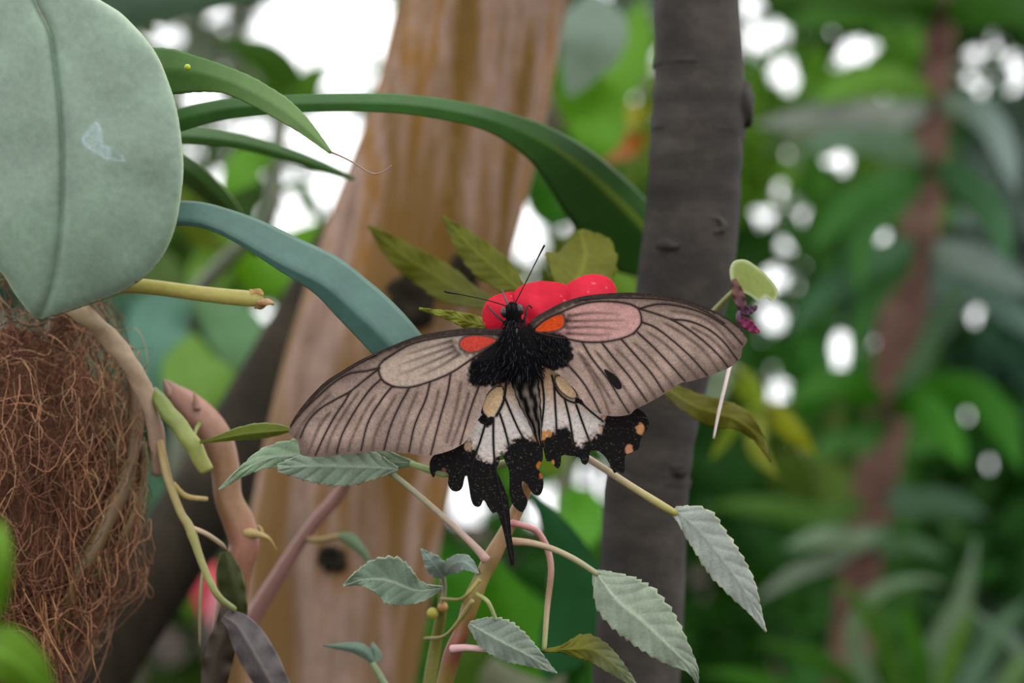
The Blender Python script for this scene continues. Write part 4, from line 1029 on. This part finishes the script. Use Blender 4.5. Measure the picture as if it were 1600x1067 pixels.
pf = ribbon('pink_flower', [(335, 880, 1.28), (322, 905, 1.27), (316, 935, 1.27), (318, 965, 1.27)], [4, 16, 17, 12, 2], [4, 18, 18, 12, 2], M['petal'], lp, (226, 84, 100), nu=16, nv=4, fold=.3, thick=0)
ribbon('pink_flower', [(345, 900, 1.28), (340, 930, 1.27), (335, 955, 1.27), (330, 980, 1.27)], [4, 10, 11, 8, 2], [4, 12, 12, 8, 2], M['petal'], lp, (240, 170, 180), nu=16, nv=4, fold=.3, thick=0)

tp = thing('hanging_foliage', 'dark drooping leaves hanging over the top of the orchid leaf', 'plant', P(150, -120, .95))
tube('branch', [(900, -560, .87, 16), (640, -420, .90, 13), (380, -260, .93, 11), (150, -120, .95, 9)], M['mossy_bark'], tp, 24, 10)
tube('stem', [(150, -120, .95, 9), (140, -60, .95, 9), (120, 10, .95, 8), (95, 42, .95, 4)], M['stem'], tp, 14, 10, None, (60, 70, 40))
broad(tp, [(95, 42, .95), (220, 12, .93), (330, -2, .92), (450, -8, .92), (525, 2, .93), (578, 22, .94)], [16, 30, 24, 9, 4, 1], base=(50, 66, 54), nu=40)
broad(tp, [(140, -40, .95), (185, 0, .95), (215, 20, .95), (240, 48, .96)], [6, 22, 24, 16, 1], base=(84, 92, 30))
broad(tp, [(140, -20, .97), (200, -30, .97), (280, -30, .97), (360, -40, .97)], [8, 40, 44, 30, 2], base=(42, 60, 44))

cp = thing('leafy_shrub', 'blurred shrub with broad green leaves in the gap between tan and dark trunks', 'shrub', P(880, gpy(1.1), 1.1))
tube('stem', [(900, 300, 1.2, 8), (890, 500, 1.15, 10), (880, 760, 1.12, 12), (870, 1000, 1.1, 13), (880, gpy(1.1) + 30, 1.1, 18)], M['stem'], cp, 40, 10, None, (90, 92, 60))
for mid, w, c in [
    ([(900, 300, 1.2), (880, 280, 1.2), (860, 250, 1.2), (835, 215, 1.2)], [5, 30, 36, 24, 2], (58, 108, 60)),
    ([(900, 330, 1.2), (875, 330, 1.18), (850, 310, 1.16), (830, 270, 1.15)], [5, 26, 30, 20, 2], (52, 104, 52)),
    ([(900, 330, 1.2), (935, 360, 1.18), (970, 370, 1.18), (1010, 370, 1.18)], [5, 36, 44, 34, 2], (80, 122, 40)),
    ([(900, 400, 1.18), (940, 430, 1.16), (975, 450, 1.16), (1010, 470, 1.16)], [5, 26, 30, 24, 2], (104, 140, 70)),
    ([(900, 250, 1.2), (925, 220, 1.2), (940, 170, 1.22), (935, 120, 1.22)], [5, 36, 44, 30, 2], (84, 136, 36)),
    ([(905, 240, 1.2), (950, 230, 1.25), (985, 225, 1.3), (1010, 210, 1.3)], [5, 18, 24, 18, 2], (150, 90, 50)),
    ([(905, 220, 1.22), (950, 195, 1.25), (990, 180, 1.3), (1020, 170, 1.3)], [5, 18, 22, 16, 2], (176, 172, 70)),
    ([(890, 150, 1.2), (905, 110, 1.2), (925, 60, 1.2), (930, -10, 1.22)], [5, 30, 50, 52, 10], (158, 182, 164)),  # backlit paleness put into the leaf colour
    ([(900, 200, 1.22), (890, 120, 1.22), (895, 80, 1.22), (900, 50, 1.22)], [5, 26, 26, 16, 2], (90, 148, 30)),
    ([(900, 200, 1.3), (960, 130, 1.3), (990, 70, 1.32), (1000, 0, 1.34)], [5, 30, 34, 30, 2], (96, 148, 56)),
    ([(880, 200, 1.25), (860, 185, 1.25), (850, 170, 1.25), (880, 140, 1.26)], [5, 16, 18, 14, 2], (110, 104, 92)),
    # below the hindwings
    ([(852, 1060, .80), (880, 1010, .79), (905, 930, .77), (880, 850, .75), (845, 790, .74), (822, 765, .74)], [6, 40, 46, 42, 30, 14, 1], (44, 92, 60)),
    ([(860, 1060, .9), (820, 1010, .9), (790, 950, .9), (770, 890, .9), (765, 850, .9)], [6, 34, 56, 44, 22, 2], (64, 126, 34)),
    ([(880, 760, 1.12), (905, 800, 1.08), (900, 840, 1.05), (890, 880, 1.04)], [5, 34, 38, 26, 2], (74, 138, 30)),
    ([(880, 740, 1.12), (860, 720, 1.1), (870, 700, 1.1), (890, 680, 1.1)], [5, 20, 24, 20, 2], (120, 150, 80)),
    ([(870, 1000, 1.1), (780, 1020, 1.1), (720, 1040, 1.12), (660, 1080, 1.15)], [5, 44, 54, 40, 2], (70, 100, 56)),
    ([(870, 980, 1.1), (820, 1040, 1.05), (790, 1070, 1.03), (750, 1120, 1.03)], [5, 34, 44, 40, 2], (104, 108, 84)),
    ([(870, 960, 1.15), (740, 930, 1.2), (690, 900, 1.2), (640, 880, 1.2)], [5, 34, 40, 30, 2], (60, 122, 44)),
    ([(870, 960, 1.15), (720, 985, 1.2), (670, 990, 1.2), (630, 1010, 1.2)], [5, 34, 40, 30, 2], (52, 112, 40)),
    ([(870, 900, 1.12), (915, 920, 1.1), (935, 980, 1.1), (930, 1060, 1.1)], [5, 30, 34, 26, 2], (60, 100, 44)),
]:
    broad(cp, mid, w, base=c)

# ---- brown palm-like trunk at the right with its drooping fronds
YB = 2.0
pt_, pto = trunk('palm_tree', 'blurred slim palm with reddish-brown trunk and arching grey-green fronds', [(1520, -600, YB + .1, 20), (1480, -100, YB, 22), (1462, 140, YB, 24), (1452, 240, YB, 26), (1435, 370, YB, 30), (1412, 480, YB, 34), (1395, 590, YB, 33), (1378, 700, YB, 34), (1360, 800, YB, 34), (1340, 920, YB, 32), (1325, 1067, YB, 34), (1310, 1300, YB, 36), (1300, gpy(YB) + 20, YB, 50)],
              M['palm_bark'], tan_r, 80, 24, 'palm')
fr = thing('fern_clump', 'clump of long grey-green strap fronds around the slim palm trunk', 'plant', P(1420, gpy(1.75), 1.75))
tube('stem', [(1420, 1180, 1.75, 26), (1425, 1300, 1.75, 34), (1420, gpy(1.75) + 10, 1.75, 40)], M['palm_bark'], fr, 10, 12)
FR = [
    ([(1420, 1200, 1.75), (1455, 1030, 1.7), (1498, 950, 1.66), (1518, 880, 1.64), (1524, 840, 1.64)], 17, (126, 150, 130)),
    ([(1420, 1200, 1.75), (1480, 1050, 1.72), (1508, 970, 1.7), (1516, 900, 1.7)], 13, (96, 136, 84)),
    ([(1420, 1200, 1.75), (1400, 1060, 1.7), (1370, 985, 1.65), (1340, 940, 1.62), (1300, 900, 1.6)], 15, (70, 112, 66)),
    ([(1420, 1200, 1.75), (1340, 1030, 1.72), (1345, 955, 1.7), (1385, 918, 1.68), (1440, 905, 1.66), (1475, 912, 1.65)], 15, (128, 154, 124)),
    ([(1420, 1200, 1.75), (1520, 1060, 1.7), (1560, 985, 1.66), (1610, 930, 1.62)], 17, (104, 134, 118)),
    ([(1420, 1200, 1.75), (1590, 1040, 1.7), (1545, 975, 1.68), (1510, 950, 1.66)], 15, (120, 140, 126)),
    ([(1420, 1200, 1.75), (1560, 1090, 1.68), (1600, 1040, 1.62), (1680, 990, 1.58)], 18, (110, 140, 104)),
    ([(1420, 1200, 1.75), (1440, 1060, 1.7), (1424, 990, 1.68), (1412, 930, 1.66)], 18, (66, 118, 58)),
    ([(1420, 1200, 1.75), (1320, 1060, 1.7), (1250, 1020, 1.65), (1180, 1000, 1.6)], 15, (52, 96, 40)),
    ([(1420, 1200, 1.75), (1260, 1100, 1.7), (1170, 1060, 1.62), (1090, 1050, 1.58)], 18, (54, 104, 40)),
]
for mid, w, c in FR:
    broad(fr, mid, [w * .5, w, w, w * .8, 1], base=c, nu=26, name='frond')
# fronds hanging from the palm crown out of frame / from the trunk
fr2 = pt_
for mid, w, c in [
    ([(1370, 800, YB), (1350, 842, 1.95), (1290, 838, 1.85), (1225, 855, 1.8)], 16, (118, 140, 112)),
    ([(1370, 800, YB), (1385, 850, 1.95), (1430, 852, 1.9), (1480, 870, 1.9)], 14, (84, 118, 84)),
    ([(1360, 830, YB), (1310, 870, 1.95), (1245, 895, 1.85), (1180, 938, 1.8)], 13, (110, 124, 106)),
    ([(1360, 780, YB), (1290, 808, 1.9), (1200, 792, 1.8), (1105, 790, 1.75)], 18, (70, 108, 66)),
    ([(1370, 760, YB), (1420, 785, 1.95), (1480, 785, 1.9), (1545, 805, 1.85)], 22, (76, 104, 84)),
    ([(1385, 640, YB), (1430, 580, 1.95), (1470, 500, 1.9), (1515, 430, 1.85)], 17, (90, 118, 96)),
    ([(1385, 640, YB), (1330, 600, 1.9), (1290, 600, 1.85), (1230, 625, 1.8)], 22, (54, 110, 40)),
    ([(1385, 640, YB), (1430, 632, 1.9), (1475, 670, 1.85), (1510, 730, 1.8)], 26, (52, 112, 34)),
    ([(1385, 640, YB), (1350, 690, 1.9), (1310, 690, 1.85), (1260, 720, 1.8)], 20, (50, 96, 44)),
    ([(1385, 640, YB), (1500, 610, 1.9), (1560, 650, 1.85), (1600, 740, 1.8)], 28, (46, 104, 30)),
    ([(1440, 400, YB), (1490, 400, 1.95), (1550, 420, 1.9), (1620, 460, 1.85)], 26, (128, 144, 142)),
    ([(1440, 400, YB), (1500, 440, 1.95), (1560, 470, 1.9), (1640, 540, 1.85)], 24, (92, 116, 108)),
    ([(1440, 380, YB), (1390, 430, 1.95), (1350, 490, 1.9), (1330, 580, 1.85)], 20, (44, 92, 50)),
    ([(1440, 380, YB), (1380, 400, 1.9), (1310, 440, 1.85), (1230, 520, 1.8)], 22, (56, 96, 62)),
    ([(1450, 260, YB), (1400, 230, 1.9), (1330, 215, 1.85), (1250, 235, 1.8)], 24, (96, 124, 100)),
    ([(1450, 260, YB), (1390, 290, 1.9), (1330, 320, 1.85), (1270, 390, 1.8)], 24, (44, 98, 40)),
    ([(1450, 260, YB), (1390, 320, 1.9), (1350, 370, 1.85), (1340, 460, 1.8)], 24, (42, 92, 40)),
    ([(1450, 260, YB), (1500, 280, 1.9), (1550, 330, 1.85), (1580, 420, 1.8)], 22, (60, 100, 64)),
    ([(1460, 160, YB), (1400, 130, 1.9), (1340, 130, 1.85), (1270, 160, 1.8)], 24, (90, 136, 62)),
    ([(1460, 160, YB), (1520, 170, 1.9), (1560, 210, 1.85), (1590, 300, 1.8)], 22, (120, 138, 132)),
    ([(1460, 160, YB), (1400, 180, 1.9), (1330, 180, 1.85), (1180, 195, 1.8)], 24, (150, 160, 150)),  # grey sheen of a glossy frond put into its colour
    ([(1470, 30, YB), (1400, 20, 1.9), (1320, 20, 1.85), (1220, 40, 1.8)], 26, (54, 100, 36)),
    ([(1470, 20, YB), (1530, 10, 1.9), (1590, 10, 1.85), (1680, 40, 1.8)], 34, (26, 46, 26)),
    ([(1470, 20, YB), (1420, -10, 1.9), (1330, -20, 1.85), (1200, -10, 1.8)], 36, (36, 62, 30)),
]:
    broad(fr2, mid, [w * .5, w, w, w * .8, 1], base=c, nu=24, name='frond')
yl = thing('yellowing_shrub', 'blurred young shrub with yellow-green leaves right of the dark trunk', 'shrub', P(1000, gpy(.98), .98))
tube('stem', [(1100, 540, .98, 5), (1070, 600, .98, 6), (1030, 720, .98, 7), (1005, 900, .98, 8), (995, 1200, .98, 10), (1000, gpy(.98) + 20, .98, 14)], M['stem'], yl, 40, 8, None, (96, 96, 56))
tube('stem', [(1100, 540, .98, 5), (1140, 565, 1.02, 5), (1200, 640, 1.05, 5), (1260, 720, 1.08, 3)], M['stem'], yl, 20, 8, None, (120, 124, 60))
for mid, w, c in [([(1195, 630, 1.05), (1225, 660, 1.05), (1250, 685, 1.05), (1275, 715, 1.06)], 17, (160, 170, 50)), ([(1150, 575, 1.03), (1165, 600, 1.03), (1180, 620, 1.03), (1190, 650, 1.03)], 18, (136, 160, 60)),
                  ([(1190, 640, 1.05), (1180, 690, 1.04), (1190, 715, 1.04), (1215, 745, 1.04)], 15, (150, 160, 90)), ([(1110, 548, .98), (1120, 575, .97), (1118, 610, .97), (1105, 640, .97)], 24, (170, 194, 160)),  # palest leaf: light coming through it is put into the colour
                  ([(1180, 640, 1.05), (1150, 660, 1.04), (1130, 690, 1.04), (1110, 720, 1.04)], 12, (110, 130, 50))]:
    broad(yl, mid, [w * .4, w, w, w * .7, 1], base=c)

# ---- masses of foliage further back, with the gaps that let the white sky through
HOLES = [(1195, 55, 40, 26), (1230, 116, 22, 26), (1335, 76, 36, 28), (1400, 170, 30, 18), (1487, 44, 11, 11), (1484, 94, 12, 14), (1524, 80, 9, 20), (1553, 66, 10, 11), (1588, 112, 11, 32), (1514, 126, 8, 8),
         (1310, 255, 18, 18), (1210, 303, 13, 13), (1190, 340, 14, 13), (1264, 343, 14, 14), (1236, 380, 16, 14), (1378, 378, 13, 18), (1420, 376, 13, 19), (1450, 337, 14, 18), (1453, 400, 10, 13),
         (1207, 500, 26, 26), (1205, 440, 15, 20), (1322, 545, 24, 32), (1375, 532, 14, 18), (1215, 618, 18, 19), (1525, 497, 10, 14), (1090, 905, 17, 17), (1205, 1045, 12, 12), (1510, 645, 7, 9), (1180, 8, 25, 12),
         (512, 42, 105, 62), (545, 126, 42, 20), (517, 222, 60, 46), (310, 155, 26, 14), (380, 202, 38, 12), (311, 239, 13, 9), (392, 251, 11, 11), (346, 276, 20, 18), (465, 298, 20, 24), (515, 296, 28, 28), (450, 340, 36, 24), (258, 56, 22, 10), (350, 28, 14, 12),
         (420, 85, 20, 10), (240, 427, 9, 11), (413, 493, 12, 9), (95, 990, 14, 12), (212, 1050, 24, 20), (263, 1015, 30, 30), (336, 850, 11, 16), (325, 1000, 20, 30),
         (828, 350, 24, 56), (872, 343, 12, 12), (722, 790, 34, 44), (750, 835, 20, 16), (848, 800, 22, 34), (925, 770, 16, 52), (690, 730, 30, 20), (940, 150, 10, 10), (930, 0, 22, 9), (975, 110, 16, 10), (800, 940 - 60, 8, 8)]
ANC = [(350, 80, (150, 165, 140)), (450, 150, (90, 120, 70)), (300, 300, (80, 120, 60)), (430, 300, (70, 105, 60)), (300, 400, (85, 120, 70)), (400, 420, (95, 140, 50)), (250, 550, (80, 120, 100)), (380, 600, (100, 140, 95)), (300, 800, (50, 75, 45)), (150, 950, (60, 90, 40)),
       (900, 60, (140, 165, 140)), (900, 130, (95, 140, 50)), (960, 170, (120, 150, 90)), (880, 300, (50, 100, 45)), (930, 400, (90, 110, 30)), (700, 900, (50, 110, 40)), (780, 950, (50, 110, 40)), (850, 900, (40, 90, 45)), (900, 820, (70, 120, 50)),
       (1200, 30, (60, 110, 40)), (1300, 40, (50, 90, 35)), (1500, 15, (25, 45, 25)), (1250, 130, (90, 140, 60)), (1400, 120, (80, 130, 60)), (1250, 200, (120, 140, 110)), (1350, 250, (80, 120, 70)), (1200, 240, (95, 140, 50)), (1500, 200, (70, 110, 70)), (1580, 300, (110, 130, 120)),
       (1300, 320, (60, 110, 50)), (1450, 300, (70, 110, 60)), (1250, 420, (50, 95, 50)), (1350, 450, (55, 95, 60)), (1500, 420, (100, 120, 108)), (1550, 560, (25, 40, 30)), (1480, 600, (25, 45, 28)), (1300, 600, (50, 105, 50)), (1250, 700, (90, 116, 70)), (1450, 700, (45, 95, 35)), (1550, 700, (35, 85, 30)),
       (1480, 780, (25, 45, 28)), (1150, 760, (40, 85, 45)), (1200, 850, (30, 65, 35)), (1150, 1000, (40, 85, 35)), (1250, 950, (35, 70, 40)), (1450, 880, (40, 75, 45)), (1520, 980, (80, 110, 80)), (1400, 1020, (50, 90, 50)), (1580, 850, (30, 65, 35))]
AXY = np.array([(a, b) for a, b, _ in ANC], float); ACL = np.array([lin(warm(c)) for _, _, c in ANC])  # pale grey entries hold leaf sheen and haze as colour
CS = 8
X0, X1, Y0_, Y1_ = -420, 2020, -420, 1440
gw, gh = (X1 - X0) // CS, (Y1_ - Y0_) // CS
gxx, gyy = np.meshgrid(X0 + (np.arange(gw) + .5) * CS, Y0_ + (np.arange(gh) + .5) * CS)
hole = np.zeros((gh, gw), bool)
for hx, hy, rx, ry in HOLES:
    hs = 1.15 if hx < 1000 else .85
    hole |= ((gxx - hx) / (rx * hs)) ** 2 + ((gyy - hy) / (ry * hs)) ** 2 < 1
rs = np.random.default_rng(11)
for k in range(150):       # gaps go on outside the frame as inside it
    hx, hy = rs.uniform(X0, X1), rs.uniform(Y0_, Y1_)
    if -30 < hx < 1630 and -30 < hy < 1090:
        continue
    if hy > 900 and rs.random() < .7:
        continue
    hole |= ((gxx - hx) / rs.uniform(12, 42)) ** 2 + ((gyy - hy) / rs.uniform(12, 36)) ** 2 < 1
BINS = [(-600, 170, 'pale leafy shrub behind the root ball at a distance', 'hazy green'), (170, 620, 'bright leafy shrub with sky gaps behind the arching blades', ''), (620, 1000, 'leafy green shrub far behind the red flower', ''),
        (1000, 1240, 'leafy green shrub with sky gaps behind the dark trunk', ''), (1240, 1420, 'dense dark green shrub behind the slim palm trunk', ''), (1420, 2200, 'deep green shaded shrub beyond the strap fronds', '')]
cover = np.zeros((gh, gw), int)
lu = np.array([0.0, .1, .25, .45, .65, .85, 1.0]); lw = np.array([.08, .55, .9, 1.0, .8, .42, .03])
leaves = []
samp = [(u_, v_) for u_ in (.08, .25, .42, .58, .75, .92) for v_ in (-.85, 0, .85)]
SU = np.array([s[0] for s in samp]); SV = np.array([s[1] for s in samp]); SW = np.interp(SU, lu, lw)
# cells hidden by nothing are filled first
fails = 0
for k in range(26000):
    target = 3
    if k % 400 == 0:
        need = np.argwhere((cover < target) & ~hole)
        if len(need) == 0:
            break
    r, c = need[rs.integers(len(need))]
    if cover[r, c] >= target:
        continue
    cxp, cyp = gxx[r, c], gyy[r, c]
    big_ = rs.random()
    ln = rs.uniform(70, 150) if k < 3000 else (rs.uniform(40, 100) if k < 9000 else rs.uniform(18, 46))
    wd = ln * rs.uniform(.16, .26)
    an = rs.normal(1.35, .75) if rs.random() < .7 else rs.uniform(0, 6.28)
    if rs.random() < .5:
        an = math.pi - an
    du = np.array([math.cos(an), math.sin(an)]); dv = np.array([-du[1], du[0]])
    bx, by = cxp - du[0] * ln * .5, cyp - du[1] * ln * .5
    sx = bx + du[0] * SU * ln + dv[0] * SV * SW * wd; sy = by + du[1] * SU * ln + dv[1] * SV * SW * wd
    ci = ((sx - X0) / CS).astype(int); ri = ((sy - Y0_) / CS).astype(int)
    ok = (ci >= 0) & (ci < gw) & (ri >= 0) & (ri < gh)
    ci, ri = ci[ok], ri[ok]
    if hole[ri, ci].any():
        continue
    cover[ri, ci] += 1
    cover[r, c] = max(cover[r, c], 1)
    d2 = ((AXY - [cxp, cyp]) ** 2).sum(1) + rs.uniform(0, 9000, len(AXY))
    colr = ACL[np.argmin(d2)] * rs.uniform(.6, 1.4)
    bi = [q for q, bb in enumerate(BINS) if bb[0] <= cxp < bb[1]][0]
    Yl = rs.uniform(2.25, 2.65) if bi % 2 == 0 else rs.uniform(2.95, 3.35)
    leaves.append((bx, by, an, ln, wd, Yl, colr, rs.uniform(-.7, .7), rs.uniform(-.7, .7), bi))
left = np.argwhere((cover == 0) & ~hole)
for r, c in left:
    if cover[r, c]:
        continue
    cxp, cyp = gxx[r, c], gyy[r, c]
    an = rs.uniform(0, 6.28); ln = 34.0; wd = 8.5
    bi = [q for q, bb in enumerate(BINS) if bb[0] <= cxp < bb[1]][0]
    d2 = ((AXY - [cxp, cyp]) ** 2).sum(1) + rs.uniform(0, 9000, len(AXY))
    leaves.append((cxp - math.cos(an) * ln * .5, cyp - math.sin(an) * ln * .5, an, ln, wd, 2.45 if bi % 2 == 0 else 3.15, ACL[np.argmin(d2)] * rs.uniform(.5, 1.4), 0, 0, bi))
for bi, (a, b, lab, _) in enumerate(BINS):
    sel = [l for l in leaves if l[9] == bi]
    YB0 = 2.45 if bi % 2 == 0 else 3.15
    if not sel:
        continue
    mx = (max(a, -200) + min(b, 1800)) / 2
    sh = thing('background_shrub', lab, 'shrub', P(mx, gpy(YB0), YB0), 'shrubs behind the trunks')
    for q in range(3):
        tx = mx + (q - 1) * (min(b, 1800) - max(a, -200)) * .28
        tube('branch', [(mx, gpy(YB0) + 10, YB0, 16), (mx * .7 + tx * .3, 1180, YB0 + .08, 13), (tx, 860, YB0 + .18, 10), (tx + 12 * (q - 1), 560, YB0 + .22, 7)], M['mossy_bark'], sh, 24, 8)
    sel.sort(key=lambda l: -l[3])
    og = org(sh)
    def leafgeo(l):
        bx, by, an, ln, wd, Yd, colr, t1, t2, _ = l
        du = (math.cos(an), math.sin(an)); dv = (-du[1], du[0])
        U = np.repeat(lu, 3); Vv = np.tile([-1.0, 0, 1.0], 7); W = np.repeat(lw, 3)
        x = bx + du[0] * U * ln + dv[0] * Vv * W * wd; y = by + du[1] * U * ln + dv[1] * Vv * W * wd
        Yv = Yd + K * Yd * (t1 * (U - .5) * ln + t2 * Vv * W * wd + .35 * np.abs(Vv) * W * wd)
        return P(x, y, Yv)
    f0 = np.array([(r_ * 3 + c_, r_ * 3 + c_ + 1, r_ * 3 + c_ + 4, r_ * 3 + c_ + 3) for r_ in range(6) for c_ in range(2)])
    for l in sel[:90]:
        mesh('leaf', leafgeo(l), f0, M['far_leaf'], sh, og, np.tile(l[6], (21, 1)))
    rest = sel[90:]
    if rest:
        vv = np.vstack([leafgeo(l) for l in rest]); ff = np.vstack([f0 + 21 * i_ for i_ in range(len(rest))]); cc = np.vstack([np.tile(l[6], (21, 1)) for l in rest])
        mesh('foliage', vv, ff, M['far_leaf'], sh, og, cc, kind='stuff')
print('background leaves', len(leaves))
